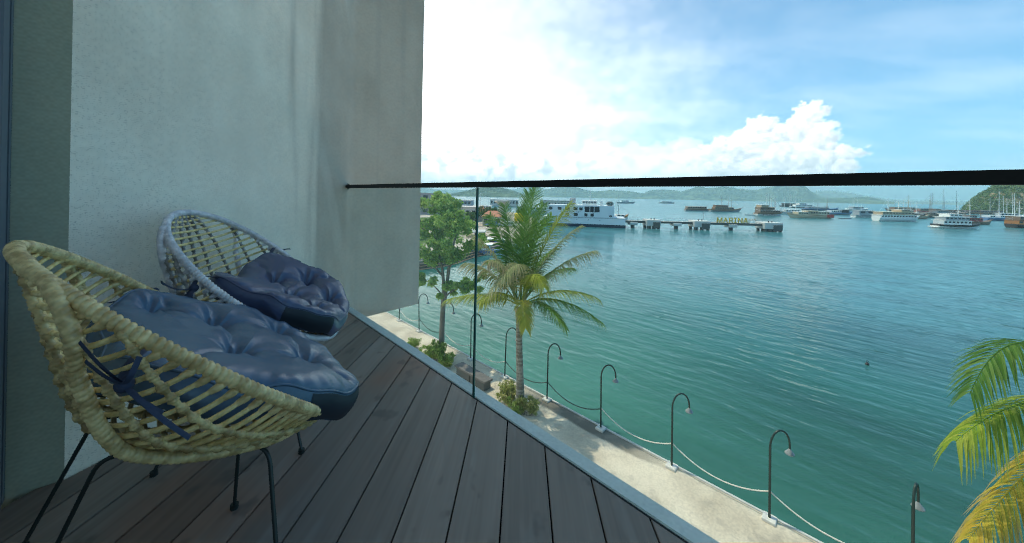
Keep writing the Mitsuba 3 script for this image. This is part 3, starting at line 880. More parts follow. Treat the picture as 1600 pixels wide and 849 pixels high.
# ------------------------------------------------------------------ cushions
def cushion(ch, name, label, mat, al0, be0, Rx, Ry, z0, tilt, bow, thick, tufts, seed, back_cut=0.0, roll=0.0):
    g = np.random.default_rng(seed)
    nr, nt = 110, 360
    th_ = np.linspace(0, 2 * PI, nt, endpoint=False)
    rr = np.concatenate([np.linspace(0.012, 0.9, nr - 14), 0.9 + 0.1 * np.sin(np.linspace(0, PI / 2, 15)[1:])])
    RR, TT = np.meshgrid(rr, th_, indexing='ij')
    # outline: a rounded square, a little narrower at the back with two tied corners
    n_ = 2.5
    sup = (np.abs(np.cos(TT)) ** n_ + np.abs(np.sin(TT)) ** n_) ** (-1 / n_)
    scallop = 1 + 0.012 * np.cos(TT * 9 + 0.4) + 0.008 * np.cos(TT * 5 + 2)
    X = RR * np.cos(TT) * sup * scallop                # forward
    Y = RR * np.sin(TT) * sup * scallop                # right
    dome = np.clip(1 - RR ** 3.2, 0, 1) ** 0.55
    top = 0.052 * dome
    px, py = X * Rx, Y * Ry
    horn = np.clip(-X, 0, 1) ** 1.5 * np.clip(np.abs(Y), 0, 1) ** 2 * RR ** 2
    px = px - 0.13 * horn * (back_cut / 0.1)
    dist_all = []
    for tx, ty in tufts:
        d = np.hypot(px - tx, py - ty)
        dist_all.append(d)
        top -= 0.042 * np.exp(-d / 0.034) * (0.35 + 0.65 * dome)
        ang = np.arctan2(py - ty, px - tx)
        ph_ = g.uniform(0, 6.28)
        wr = 1.2 - 2 * np.abs(np.sin(ang * 3.5 + ph_ + 6 * d)) ** 0.7 + 0.5 * np.sin(ang * 9 + 2 * ph_ - 14 * d)
        top += 0.0070 * wr * np.exp(-d / 0.060) * np.clip(d / 0.02, 0, 1) * dome ** 0.4
    # folds that join neighbouring buttons and run out to the edge
    def crease(a_, b_, depth, width):
        a_, b_ = np.array(a_), np.array(b_)
        ab = b_ - a_
        tt = np.clip(((px - a_[0]) * ab[0] + (py - a_[1]) * ab[1]) / (ab @ ab), 0, 1)
        bend_ = 0.012 * np.sin(tt * PI * 2 + seed)
        d = np.hypot(px - a_[0] - tt * ab[0] + bend_ * ab[1] / np.linalg.norm(ab), py - a_[1] - tt * ab[1] - bend_ * ab[0] / np.linalg.norm(ab))
        return -depth * np.exp(-(d / width)) * (0.55 + 0.45 * np.abs(2 * tt - 1))
    for i in range(len(tufts)):
        for j in range(i):
            if np.hypot(tufts[i][0] - tufts[j][0], tufts[i][1] - tufts[j][1]) < 0.24:
                top += crease(tufts[i], tufts[j], 0.014, 0.016)
        ang = math.atan2(tufts[i][1], tufts[i][0]) + g.uniform(-0.2, 0.2)
        if np.hypot(*tufts[i]) > 0.05:
            for da in (0.2,):
                e_ = (0.94 * Rx * math.cos(ang + da), 0.94 * Ry * math.sin(ang + da))
                top += crease(tufts[i], e_, 0.018, 0.017) * dome ** 0.3
    rumple = meshkit.fbm(np.stack([px * 9, py * 9, 0 * px + seed], -1), 4, seed) - 0.5
    top += 0.009 * rumple * dome ** 0.5
    edge_pucker = 0.004 * np.sin(TT * 46 + 3 * np.sin(TT * 3)) * np.exp(-((1 - RR) / 0.10) ** 2) * np.clip(1 - RR, 0, 1) ** 0.3
    top += edge_pucker
    side = thick
    edge_z = 0.006 * np.sin(th_ * 7 + seed) + 0.004 * np.sin(th_ * 13)
    top[-1] = 0
    fade = np.clip((RR - 0.75) / 0.25, 0, 1) ** 2
    top = top + fade * edge_z[None, :]

    def to_world(fx, fy, h):
        al = al0 + fx * math.cos(tilt)
        z = z0 + bow * (fy / Ry) ** 2 - fx * math.sin(tilt) + h + roll * fy + back_cut * np.clip(-fx / Rx, 0, 1) ** 2 * (np.abs(fy) / Ry) ** 1.5
        al = al + h * math.sin(tilt)
        be = be0 + fy
        return ch.W(al, be, z)

    P = to_world(px, py, top)
    cpt = to_world(np.array([0.0]), np.array([0.0]), np.array([top[0].mean()]))
    verts = [P.reshape(-1, 3)]
    q = grid_faces(nr, nt)
    i = np.arange(nr - 1)
    wrap = np.stack([i * nt + nt - 1, (i + 1) * nt + nt - 1, (i + 1) * nt, i * nt], -1)
    faces = np.vstack([q, wrap])
    f3 = np.vstack([faces[:, [0, 1, 2]], faces[:, [0, 2, 3]]])
    k_ = np.arange(nt)
    ci = nr * nt
    f3 = np.vstack([f3, np.stack([np.full(nt, ci), k_, (k_ + 1) % nt], -1)])
    body_v = np.vstack([P.reshape(-1, 3), cpt])
    mm = up_facing(trimesh.Trimesh(body_v, f3, process=False))
    key = thing(name, label, 'cushion', 'tufted cushions on the rattan chairs')
    scene[key] = mikit.ply(mm, mat, smooth=True)
    # boxed side band and underside
    hs = np.concatenate([np.linspace(0, 1, 9)])
    rows = []
    for h in hs:
        bul = 1 + 0.035 * math.sin(PI * h) - 0.05 * max(0, h - 0.8) * 5 * 0.5
        sag = 0.006 * np.sin(th_ * 11 + 5 * h)
        rows.append(to_world(px[-1] * bul, py[-1] * bul, edge_z - side * h + sag * math.sin(PI * h)))
    rows.append(to_world(px[-1] * 0.55, py[-1] * 0.55, edge_z * 0 - side * 1.12))
    rows.append(to_world(px[-1] * 0.02, py[-1] * 0.02, edge_z * 0 - side * 1.2))
    V = np.array(rows)
    V = np.concatenate([V, V[:, :1]], 1)
    fq = grid_faces(len(rows), nt + 1)
    fr = np.abs(np.angle(np.exp(1j * (th_ - 0.62))))   # the darker panel sits towards the front right
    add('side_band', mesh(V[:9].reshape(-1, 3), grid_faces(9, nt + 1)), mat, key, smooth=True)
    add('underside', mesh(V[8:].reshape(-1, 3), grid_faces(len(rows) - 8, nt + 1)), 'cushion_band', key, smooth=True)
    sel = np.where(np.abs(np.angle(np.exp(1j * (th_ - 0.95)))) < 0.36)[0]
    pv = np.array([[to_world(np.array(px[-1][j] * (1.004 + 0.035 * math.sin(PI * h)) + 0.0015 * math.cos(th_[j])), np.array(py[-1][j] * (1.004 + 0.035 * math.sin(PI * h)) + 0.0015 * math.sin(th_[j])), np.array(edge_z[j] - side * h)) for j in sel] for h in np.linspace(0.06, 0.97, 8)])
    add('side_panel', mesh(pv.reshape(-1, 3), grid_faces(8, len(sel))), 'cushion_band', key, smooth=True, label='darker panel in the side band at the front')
    pp = to_world(px[-1], py[-1], edge_z + 0.001)
    add('piping', tube(pp, 0.0032, 7, closed=True), mat, key, smooth=True)
    for tx, ty in tufts:
        d = np.hypot(px - tx, py - ty)
        k2 = np.unravel_index(np.argmin(d), d.shape)
        b_ = trimesh.creation.icosphere(2, 1.0)
        b_.apply_scale([0.009, 0.009, 0.005])
        b_.apply_translation(P[k2] + [0, 0, 0.001])
        add('button', b_, mat, key, smooth=True)
    return key, to_world


near_tufts = [(-0.055, -0.13), (0.135, -0.15), (-0.045, 0.06), (0.145, 0.06), (-0.19, -0.17)]
k1, tw1 = cushion(near, 'seat_cushion', 'teal blue leatherette tufted cushion with a dark side panel on the nearer tan chair', 'blue_leather', 0.105, -0.025, 0.290, 0.285, 0.532, 0.43, 0.05, 0.062, near_tufts, 4, 0.05, -0.12)
far_tufts = [(0.015, -0.16), (0.01, 0.075), (0.145, -0.05), (-0.10, -0.05), (0.12, 0.14)]
k2, tw2 = cushion(far, 'seat_cushion', 'indigo blue leatherette tufted cushion tied to the grey rimmed chair by the wall', 'indigo_leather', 0.115, 0.0, 0.235, 0.29, 0.53, 0.38, 0.08, 0.068, far_tufts, 9, 0.07)


def ribbon(parent, pts, width=0.012, label=None):
    add('tie', tube(spline(pts, 40), width, 8, flat=0.22), 'tie_fabric', parent, smooth=60, label=label)


# ties knotted to the canes
def tie_at(ch, parent, sg, ph, seed, tails=((0.03, -0.10), (-0.05, -0.16)), straight=()):
    g = np.random.default_rng(seed)
    a0 = ch.surf(sg, ph, 0.012)
    a1 = ch.surf(sg, ph, -0.10)
    rim_p = ch.surf(sg, ph * 0.98, -0.05)
    loop = [a1, (a1 + a0) / 2 + [0, 0, 0.02], a0 + [0, 0, 0.012], a0 + [0, 0, -0.012]]
    ribbon(parent, loop, 0.008)
    kn = trimesh.creation.icosphere(2, 0.013)
    kn.apply_translation(a0)
    add('knot', kn, 'tie_fabric', parent, smooth=True)
    out = ch.surf(sg, ph, 0.06) - ch.surf(sg, ph, 0.0)
    out /= np.linalg.norm(out)
    al3 = np.r_[ch.u, 0]
    for v in straight:
        v = np.array(v)
        ribbon(parent, [a0, a0 + v * 0.45 + out * 0.022 + np.array([0.008, 0, 0.006]), a0 + v + out * 0.012], 0.0046)
    for da, dz in tails:
        e_ = a0 + out * 0.035 + al3 * da + np.array([0, 0, dz])
        ribbon(parent, [a0, a0 + out * 0.03 + al3 * da * 0.4 + np.array([0, 0, dz * 0.3]), e_ + al3 * 0.01 - out * 0.01, e_ + al3 * 0.02], 0.0075)


tie_at(near, k1, 0.36, 64, 3, (), ((-0.045, -0.02, 0.085), (-0.035, -0.02, 0.055), (0.088, 0.03, -0.098), (0.050, 0.02, -0.050), (0.02, 0.01, 0.05)))
tie_at(near, k1, 0.40, -80, 4, ((0.03, 0.02), (-0.06, 0.0)))
tie_at(far, k2, 0.42, 80, 5, ((0.02, -0.08), (-0.02, -0.10), (-0.08, 0.03)))
tie_at(far, k2, 0.42, -84, 6, ((0.04, 0.01), (-0.05, 0.01)))
# ------------------------------------------------------------------ quay: lamps, ropes, bench
def lamp_post(x, y, ang, reach, label):
    t = thing('lamp_post', label, 'lamp', 'gooseneck lamps along the promenade edge')
    z = 1.0
    d = np.array([math.cos(ang), math.sin(ang), 0.0])
    g = np.random.default_rng(int(x * 100) % 997)
    reach *= g.uniform(0.95, 1.05)
    hh = 2.02 * g.uniform(0.985, 1.015)
    lean = g.normal(size=2) * 0.012
    b0 = np.array([x, y, z])
    add('base_plate', place(box(-0.16, 0.16, -0.16, 0.16, 0.0, 0.09, 0.012), (x, y, z), 0.785), 'foot_white', t)
    tl = np.r_[lean * hh, 0.0]
    p = [b0 + [0, 0, 0.08], b0 + tl * 0.35 + [0, 0, 0.7], b0 + tl * 0.7 + [0, 0, 1.4], b0 + tl + [0, 0, hh]]
    b1 = b0 + tl
    arch = [b1 + d * reach * 0.5 * (1 - math.cos(a)) + np.array([0, 0, hh + 0.46 * math.sin(a)]) for a in np.linspace(0.12, PI, 16)]
    arch.append(b1 + d * reach + np.array([0, 0, 1.93]))
    add('pole', tube(np.vstack([p, arch]), np.r_[0.034, np.full(3, 0.031), np.full(17, 0.027)], 10), 'lamp_green', t, smooth=50)
    prof = [(0.020, 0.16), (0.032, 0.13), (0.05, 0.10), (0.10, 0.045), (0.118, 0.02), (0.118, 0.0), (0.10, 0.004), (0.04, 0.03), (0.001, 0.035)]
    sh = trimesh.creation.revolve(np.array(prof), sections=20)
    sh.apply_translation(b1 + d * reach + [0, 0, 1.83])
    s_ = add('lamp_shade', sh, 'lamp_steel', t, smooth=35)
    bu = trimesh.creation.icosphere(1, 0.035)
    bu.apply_translation(b1 + d * reach + [0, 0, 1.845])
    add('bulb', bu, 'foot_white', s_, smooth=True)
    return b0


ORD = ['at the bottom right corner, its arch turned edge-on', 'nearest with its whole pole in view, lower right', 'second from the near end with its whole pole in view', 'third from the near end, right of the palm',
       'fourth from the near end, just right of the palm trunk', 'close left of the palm trunk', 'behind the joint between the glass panes', 'half hidden behind the forked tree trunk', 'left of the forked tree', 'farthest, at the end of the concrete wall']
RO = ['in the bottom right corner', 'nearest with its whole pole in view', 'second with its whole pole in view', 'right of the palm, third from the near end', 'just right of the palm trunk', 'close left of the palm trunk', 'behind the glass joint', 'half hidden by the forked tree', 'left of the forked tree']
posts = []
for k in range(-1, 9):
    x, y = 7.42 - 1.902 * k, 10.09 + 1.902 * k
    posts.append(lamp_post(x, y, 0.08 + 0.05 * math.sin(k * 2.3) if k >= 0 else 0.55, 0.58 if k >= 0 else 0.42, f'dark green gooseneck lamp post {ORD[k + 1]}'))
for k in range(len(posts) - 1):
    a, b = posts[k] + [0, 0, 0.80], posts[k + 1] + [0, 0, 0.80]
    u = np.linspace(0, 1, 26)[:, None]
    sag = 0.40 if k < 4 else 0.36
    p = a + (b - a) * u - np.array([0, 0, 1.0]) * sag * 4 * u * (1 - u) + np.array([D7, D7, 0]) * 0.03
    dark = k in (3, 4, 7)
    t = tag(add('barrier_rope', tube(p, 0.019, 7, radial=lambda a_, an: 1 + 0.12 * np.sin(an * 2 + a_ * 90)), 'rope_dark' if dark else 'rope_pale', smooth=True),
            f'{"dark" if dark else "pale"} sagging rope from the lamp post {RO[k]}', 'rope', 'ropes between the lamp posts')
bn = thing('stone_bench', 'dark stone slab bench on the promenade between tree and palm', 'bench')
bx, by = -1.72, 17.32
add('seat_slab', place(box(-1.15, 1.15, -0.26, 0.26, 0.37, 0.47, 0.012), (bx, by, 1.0), -0.785), 'bench_stone', bn)
for sx in (-0.55, 0.55):
    add('support', place(box(sx - 0.52, sx + 0.52, -0.2, 0.2, 0.0, 0.369, 0.01), (bx, by, 1.0), -0.785), 'dark_concrete', bn)

# ------------------------------------------------------------------ palms, tree, shrubs
GREEN = [(0.07, 0.16, 0.025), (0.14, 0.27, 0.05), (0.24, 0.37, 0.09)]
YGREEN = [(0.18, 0.27, 0.04), (0.34, 0.40, 0.07), (0.45, 0.46, 0.11)]
YELLOW = [(0.27, 0.34, 0.05), (0.50, 0.50, 0.09), (0.58, 0.50, 0.14)]
PALE = [(0.18, 0.25, 0.09), (0.34, 0.37, 0.18), (0.48, 0.45, 0.27)]


def frond(p0, p1, p2, leaf_len, n, cols, seed, tip_brown=0.0, roll=0.0, width=0.024, hang=0.55, r0=0.028, side_dir=None):
    """a rachis along a quadratic curve with two rows of hanging leaflets: (rachis mesh, its colours, list of leaflet (vertices, faces, colours))"""
    g = np.random.default_rng(seed)
    u = np.linspace(0, 1, 30)[:, None]
    p0, p1, p2 = map(np.array, (p0, p1, p2))
    R = (1 - u) ** 2 * p0 + 2 * u * (1 - u) * p1 + u ** 2 * p2
    rach = tube(R, np.linspace(r0, 0.005, 30), 6)
    rc = np.tile(np.array(cols[1]) * 1.15, (len(rach.vertices), 1))
    cs = CubicSpline(u[:, 0], R)
    t0 = 0.16
    L = []
    cols = np.asarray(cols, float)
    for i in range(n):
        s = t0 + (1 - t0) * (i + g.uniform(-0.2, 0.2)) / n
        s = min(max(s, 0.02), 0.995)
        b = cs(s)
        tg = cs(s, 1)
        tg = tg / np.linalg.norm(tg)
        side = np.cross(tg, [0, 0, 1.0])
        if np.linalg.norm(side) < 0.25:
            side = np.cross(tg, [0.3, 1.0, 0.0])
        if side_dir is not None:
            side = np.asarray(side_dir, float) - tg * np.dot(side_dir, tg)
        side /= np.linalg.norm(side)
        upv = np.cross(side, tg)
        cr, sr = math.cos(roll), math.sin(roll)
        side, upv = side * cr + upv * sr, upv * cr - side * sr
        ll = leaf_len * (0.35 + 0.65 * math.sin(PI * min(1, 0.18 + 0.80 * s)) ** 0.7) * g.uniform(0.85, 1.12)
        for sd in (-1, 1):
            d = side * sd * 0.80 + tg * (0.45 + 0.5 * s) + upv * (0.22 - 0.1 * s) + g.normal(size=3) * 0.07
            d /= np.linalg.norm(d)
            k = np.linspace(0, 1, 5)[:, None]
            line = b + d * ll * k + np.array([0, 0, -1.0]) * hang * ll * k ** 2 * g.uniform(0.7, 1.3)
            wv = np.cross(d, upv)
            wv /= np.linalg.norm(wv) + 1e-9
            wv = wv * 0.85 + tg * 0.3
            wd = width * np.array([0.55, 1.0, 0.9, 0.55, 0.05])[:, None]
            keel = np.array([0, 0, -1.0]) * width * 0.35
            V = np.stack([line - wv * wd, line + keel * (wd / width), line + wv * wd], 1)
            v = V.reshape(-1, 3)
            f = []
            for j in range(4):
                for e in range(2):
                    a_ = j * 3 + e
                    f += [[a_, a_ + 3, a_ + 4], [a_, a_ + 4, a_ + 1]]
            m_ = min(max(g.random() * 0.7 + 0.3 * s, 0), 0.99) * (len(cols) - 1)
            i0 = int(m_)
            c0 = cols[i0] + (cols[i0 + 1] - cols[i0]) * (m_ - i0)
            cc = np.tile(c0, (15, 1))
            if tip_brown > 0:
                w = np.clip((k - (1 - tip_brown)) / 0.35, 0, 1).repeat(3, 0)
                cc = cc * (1 - w) + np.array([0.40, 0.32, 0.20]) * w
            L.append((v, np.array(f), cc))
    return (rach, rc), L


def join(parts):
    vs, fs, cs, n = [], [], [], 0
    for v, f, c in parts:
        vs.append(v)
        fs.append(np.asarray(f) + n)
        cs.append(c)
        n += len(v)
    return trimesh.Trimesh(np.vstack(vs), np.vstack(fs), process=False), np.vstack(cs)


def trunk_mesh(pts, r, bumpy=0.05, n=90, sides=14, pitch=0.09):
    p = spline(pts, n)
    return tube(p, np.interp(np.linspace(0, 1, n), np.linspace(0, 1, len(r)), r), sides, radial=lambda a_, an: 1 + bumpy * (np.mod(a_ / pitch, 1.0) ** 2) + 0.03 * np.sin(3 * an + a_ * 2))


pm = thing('coconut_palm', 'young coconut palm with bushy green and yellowing fronds on the promenade', 'palm')
add('trunk', trunk_mesh([(0.50, 15.1, 0.95), (0.49, 15.1, 2.2), (0.42, 15.1, 3.8), (0.40, 15.1, 5.3)], [0.20, 0.15, 0.135, 0.13]), 'palm_bark', pm, smooth=50)
C0 = np.array([0.40, 15.1, 5.45])


def tip(px, py, dy):
    """offset of a frond's tip from the crown, from its bearing in metres"""
    return np.array([(px - 815) / 37.1, dy, (475 - py) / 37.1])


FR = [  # tip, control offset, leaflet length, colours, brown tips, roll, hang
    (tip(838, 292, 0.2), (0.15, 0.15, 2.6), 0.80, GREEN, 0.05, 0.3, 0.10), (tip(826, 302, -0.4), (0.0, -0.2, 2.5), 0.80, GREEN, 0.0, 1.2, 0.10), (tip(852, 318, 0.7), (0.4, 0.3, 2.3), 0.75, GREEN, 0.1, 0.7, 0.15),
    (tip(896, 316, 0.4), (0.9, 0.1, 2.7), 0.75, YGREEN, 0.2, 0.3, 0.4), (tip(903, 350, -0.6), (1.0, -0.4, 2.4), 0.75, PALE, 0.3, 0.2, 0.5), (tip(870, 340, 1.6), (0.5, 1.2, 2.6), 0.75, GREEN, 0.1, 0.4, 0.3),
    (tip(930, 388, -0.3), (1.3, -0.3, 1.9), 0.85, PALE, 0.35, 0.0, 0.85), (tip(926, 452, -1.2), (1.4, -0.9, 1.2), 0.70, YGREEN, 0.2, 0.0, 0.6), (tip(944, 500, -0.2), (1.6, -0.2, 0.75), 0.75, GREEN, 0.0, 0.0, 0.75),
    (tip(880, 492, -1.6), (0.9, -1.2, 0.75), 0.52, GREEN, 0.05, 0.0, 0.5), (tip(822, 486, -2.0), (0.1, -1.5, 1.0), 0.50, YELLOW, 0.15, 0.0, 0.55), (tip(772, 440, -2.0), (0.5, -1.3, 3.3), 0.62, PALE, 0.35, 0.1, 0.7),
    (tip(704, 466, -0.5), (-1.3, -0.4, 0.75), 0.62, YGREEN, 0.15, 0.0, 0.6), (tip(728, 415, 0.3), (-1.2, 0.1, 1.6), 0.80, PALE, 0.4, 0.0, 0.8), (tip(742, 366, -0.5), (-0.9, -0.3, 2.3), 0.85, PALE, 0.45, -0.2, 0.75),
    (tip(764, 338, 0.5), (-0.6, 0.3, 2.6), 0.80, GREEN, 0.25, -0.3, 0.45), (tip(788, 322, 0.9), (-0.35, 0.5, 2.6), 0.75, GREEN, 0.1, -0.4, 0.2), (tip(880, 398, 1.9), (0.9, 1.3, 1.7), 0.75, GREEN, 0.1, 0.0, 0.7),
    (tip(765, 420, 1.9), (-0.7, 1.2, 1.8), 0.75, GREEN, 0.2, 0.0, 0.7), (tip(846, 430, -2.0), (0.35, -1.2, 2.3), 0.62, YGREEN, 0.2, 0.0, 0.75), (tip(905, 425, 1.0), (1.1, 0.8, 1.4), 0.75, GREEN, 0.1, 0.0, 0.75),
    (tip(770, 398, -1.6), (-0.6, -1.1, 2.2), 0.75, PALE, 0.5, 0.0, 0.8), (tip(758, 458, -1.4), (-0.7, -0.9, 1.1), 0.6, YGREEN, 0.25, 0.0, 0.7)]
SIDE = {0: (0.96, 0.25, 0), 1: (0.8, -0.6, 0), 2: (0.85, 0.5, 0), 15: (0.5, 0.6, 0.6), 16: (0.7, 0.5, 0.4), 3: (0.4, 0.5, -0.7), 5: (0.7, -0.5, -0.3)}
for i, (tp, ct, ll, cols, tb, ro, hang) in enumerate(FR):
    b0 = C0 + np.array([0.10 * np.sign(tp[0]) * min(1, abs(tp[0])), 0.08 * np.sign(tp[1]), 0.0])
    (rm, rc), L = frond(b0, C0 + np.array(ct), C0 + tp, ll * 1.12, 86, cols, 100 + i, tb, 0.0 if i in SIDE else ro, 0.0195, hang, 0.032, SIDE.get(i))
    fk = add('frond', rm, 'crown_solid', pm, smooth=60, color=None) if False else None
    mm, cc = join([(np.array(rm.vertices), np.array(rm.faces), rc)] + L)
    add('frond', mm, 'leaf', pm, color=cc)
g = np.random.default_rng(31)
nuts = []
for k in range(5):
    b_ = trimesh.creation.icosphere(2, 0.10)
    b_.apply_scale([1, 1, 1.25])
    a = g.uniform(0, 6.28)
    b_.apply_translation(C0 + [0.20 * math.cos(a), 0.20 * math.sin(a), -0.18 - 0.1 * g.random()])
    add('coconut', b_, 'boat_tan', pm, smooth=True)

# the palm whose fronds reach in from the right
pr_ = thing('coconut_palm', 'palm reaching in from the right edge with three arching fronds, the lowest turning yellow', 'palm')
P0 = np.array([10.85, 6.45, 6.35])
add('trunk', trunk_mesh([(10.9, 6.3, 0.95), (10.95, 6.35, 3.0), (10.87, 6.42, 5.0), (10.85, 6.45, 6.35)], [0.20, 0.15, 0.135, 0.12]), 'palm_bark', pr_, smooth=50)
NF = [((8.24, 6.4, 6.62), (9.15, 6.5, 8.55), 0.66, [(0.045, 0.11, 0.02), (0.085, 0.19, 0.03), (0.19, 0.30, 0.07)], 0.0, 0.60),
      ((7.93, 6.35, 5.80), (9.3, 6.4, 6.95), 0.66, [(0.12, 0.22, 0.03), (0.26, 0.38, 0.05), (0.45, 0.48, 0.09)], 0.05, 1.25),
      ((8.12, 6.3, 4.10), (9.2, 6.3, 5.60), 0.62, [(0.28, 0.33, 0.05), (0.60, 0.48, 0.07), (0.62, 0.42, 0.07)], 0.45, 1.35)]
for i, (tp, ct, ll, cols, tb, hang) in enumerate(NF):
    (rm, rc), L = frond(P0, ct, tp, ll, 58, cols, 200 + i, tb, 0.0, 0.021, hang, 0.030)
    fk = add('frond', rm, 'leaf', pr_, color=rc, label=('green upper frond', 'yellow green middle frond', 'yellowing lowest frond with brown leaf tips')[i])
    for v, f, c in L:
        add('leaflet', trimesh.Trimesh(v, f, process=False), 'leaf', fk, color=c)
for i, (dx, dy, dz) in enumerate([(2.6, 0.6, 0.9), (1.5, -2.2, 0.6), (2.0, 1.8, 2.0), (0.3, -0.4, 3.2), (2.4, -1.0, -0.8)]):
    (rm, rc), L = frond(P0, P0 + np.array([dx * 0.55, dy * 0.55, dz * 0.5 + 1.1]), P0 + np.array([dx, dy, dz]), 0.7, 40, GREEN, 220 + i, 0.0, 0.0, 0.018, 0.6)
    mm, cc = join([(np.array(rm.vertices), np.array(rm.faces), rc)] + L)
    add('frond', mm, 'leaf', pr_, color=cc)

tr = thing('broadleaf_tree', 'slender forked broadleaf tree with airy green crown left of the palm', 'tree')
TB = np.array([-3.80, 20.1, 0.9])
stems = [([(0, 0, 0), (0.02, 0, 1.6), (0.05, 0, 2.9), (0.02, 0, 4.6), (-0.35, 0.1, 6.2), (-0.7, 0.1, 7.4)], [0.19, 0.15, 0.13, 0.08, 0.06, 0.03]),
         ([(0.05, 0, 2.7), (0.28, 0.05, 4.4), (0.42, 0.0, 5.6), (0.75, 0.1, 7.0), (1.0, 0.1, 8.0)], [0.12, 0.10, 0.085, 0.05, 0.025]),
         ([(0.30, 0.0, 4.9), (0.9, -0.2, 5.7), (1.5, -0.3, 6.3)], [0.06, 0.045, 0.02]), ([(0.02, 0, 4.5), (-0.7, -0.2, 5.3), (-1.5, -0.2, 5.9)], [0.06, 0.045, 0.02]),
         ([(0.05, 0, 3.2), (0.6, -0.2, 3.75), (1.25, -0.3, 4.05)], [0.05, 0.035, 0.015]), ([(0.03, 0, 3.4), (-0.5, -0.1, 4.0), (-0.95, -0.2, 4.35)], [0.045, 0.03, 0.015]),
         ([(0.55, 0.0, 6.2), (0.2, 0.2, 7.2), (0.1, 0.3, 8.2)], [0.05, 0.035, 0.015])]
for i, (pts, rad) in enumerate(stems):
    add('trunk' if i < 2 else 'limb', trunk_mesh(TB + np.array(pts), rad, 0.0, 30, 9), 'tree_bark', tr, smooth=60)
g = np.random.default_rng(77)
cl, cr_ = [], []
for k in range(115):
    a, rad = g.uniform(0, 2 * PI), g.random() ** 0.5
    zz = g.uniform(-1, 1)
    w = math.sqrt(max(0, 1 - zz * zz * 0.9))
    p = np.array([0.0 + 0.12 + 2.3 * rad * w * math.cos(a), 1.7 * rad * w * math.sin(a), 7.1 + 1.75 * zz * (1.0 - 0.15 * math.cos(a))])
    if meshkit.noise(p * 1.1, 4) < 0.36:
        continue
    cl.append(TB + p)
    cr_.append(g.uniform(0.26, 0.48))
for c_, s_, n_ in (((1.15, -0.3, 4.1), 0.55, 13), ((0.5, -0.2, 3.95), 0.35, 6), ((-0.85, -0.2, 4.4), 0.4, 8), ((1.5, -0.3, 4.0), 0.3, 5)):
    for k in range(n_):
        cl.append(TB + np.array(c_) + g.normal(size=3) * np.array([s_, s_, s_ * 0.35]))
        cr_.append(g.uniform(0.18, 0.3))
m, c = leaf_mesh(np.array(cl), np.array(cr_), 115, 0.22, [(0.12, 0.24, 0.05), (0.25, 0.42, 0.09), (0.39, 0.55, 0.15), (0.54, 0.64, 0.25)], 5, 0.8, 0.35)
add('crown', m, 'leaf', tr, color=c, kind='stuff')


def shrub(x, y, spread, h, n, cols, seed, label, size=0.105):
    g = np.random.default_rng(seed)
    t = thing('shrub', label, 'shrub')
    stems_, cen = [], []
    for k in range(n):
        a = g.uniform(0, 2 * PI)
        r = spread * g.random() ** 0.6
        tp = np.array([x + r * math.cos(a), y + r * math.sin(a), 1.0 + h * g.uniform(0.45, 1.0)])
        bs = np.array([x + r * 0.5 * math.cos(a), y + r * 0.5 * math.sin(a), 0.98])
        stems_.append(tube(spline([bs, (bs + tp) / 2 + [0, 0, 0.05], tp], 6), 0.008, 4))
        cen += [tp, (bs * 0.4 + tp * 0.6)]
    add('stems', cat(stems_), 'tree_bark', t, kind='stuff')
    m, c = leaf_mesh(np.array(cen), 0.125, 40, size, cols, seed, 0.9)
    add('leaves', m, 'leaf', t, color=c, kind='stuff')


SH = [(0.16, 0.27, 0.06), (0.32, 0.44, 0.11), (0.5, 0.56, 0.2)]
DRY = [(0.22, 0.28, 0.08), (0.42, 0.44, 0.16), (0.6, 0.55, 0.27)]
shrub(-4.1, 19.4, 0.75, 0.85, 42, SH, 1, 'spiky green shrub at the foot of the forked tree')
shrub(-3.2, 18.7, 0.45, 0.6, 20, SH, 2, 'low green shrub right of the forked tree, beside the bench')
shrub(0.0, 15.5, 0.50, 0.85, 26, DRY, 3, 'yellow green shrub just left of the palm trunk')
shrub(0.85, 14.75, 0.42, 0.6, 22, DRY, 4, 'dry low shrub right of the palm trunk')
shrub(0.35, 14.9, 0.35, 0.5, 14, SH, 5, 'small green shrub in front of the palm trunk')
shrub(-5.6, 20.9, 0.4, 0.5, 14, SH, 6, 'small shrub beneath the end of the side wall')
sprig = thing('dry_sprig', 'thin dry stalk standing in front of the kerb on the promenade', 'plant')
sg_ = np.array([2.35, 12.3, 0.98]) - np.array([0.9, 0.9, 0])
add('stalk', cat([tube([sg_, sg_ + [0.01, 0, 0.35], sg_ + [0.03, 0, 0.75]], 0.012, 5), tube([sg_ + [0.01, 0, 0.4], sg_ + [0.09, 0, 0.6]], 0.008, 5)]), 'tree_bark', sprig)

# ------------------------------------------------------------------ boats
def rot(x, y, yaw):
    return np.array([x * math.cos(yaw) - y * math.sin(yaw), x * math.sin(yaw) + y * math.cos(yaw)])


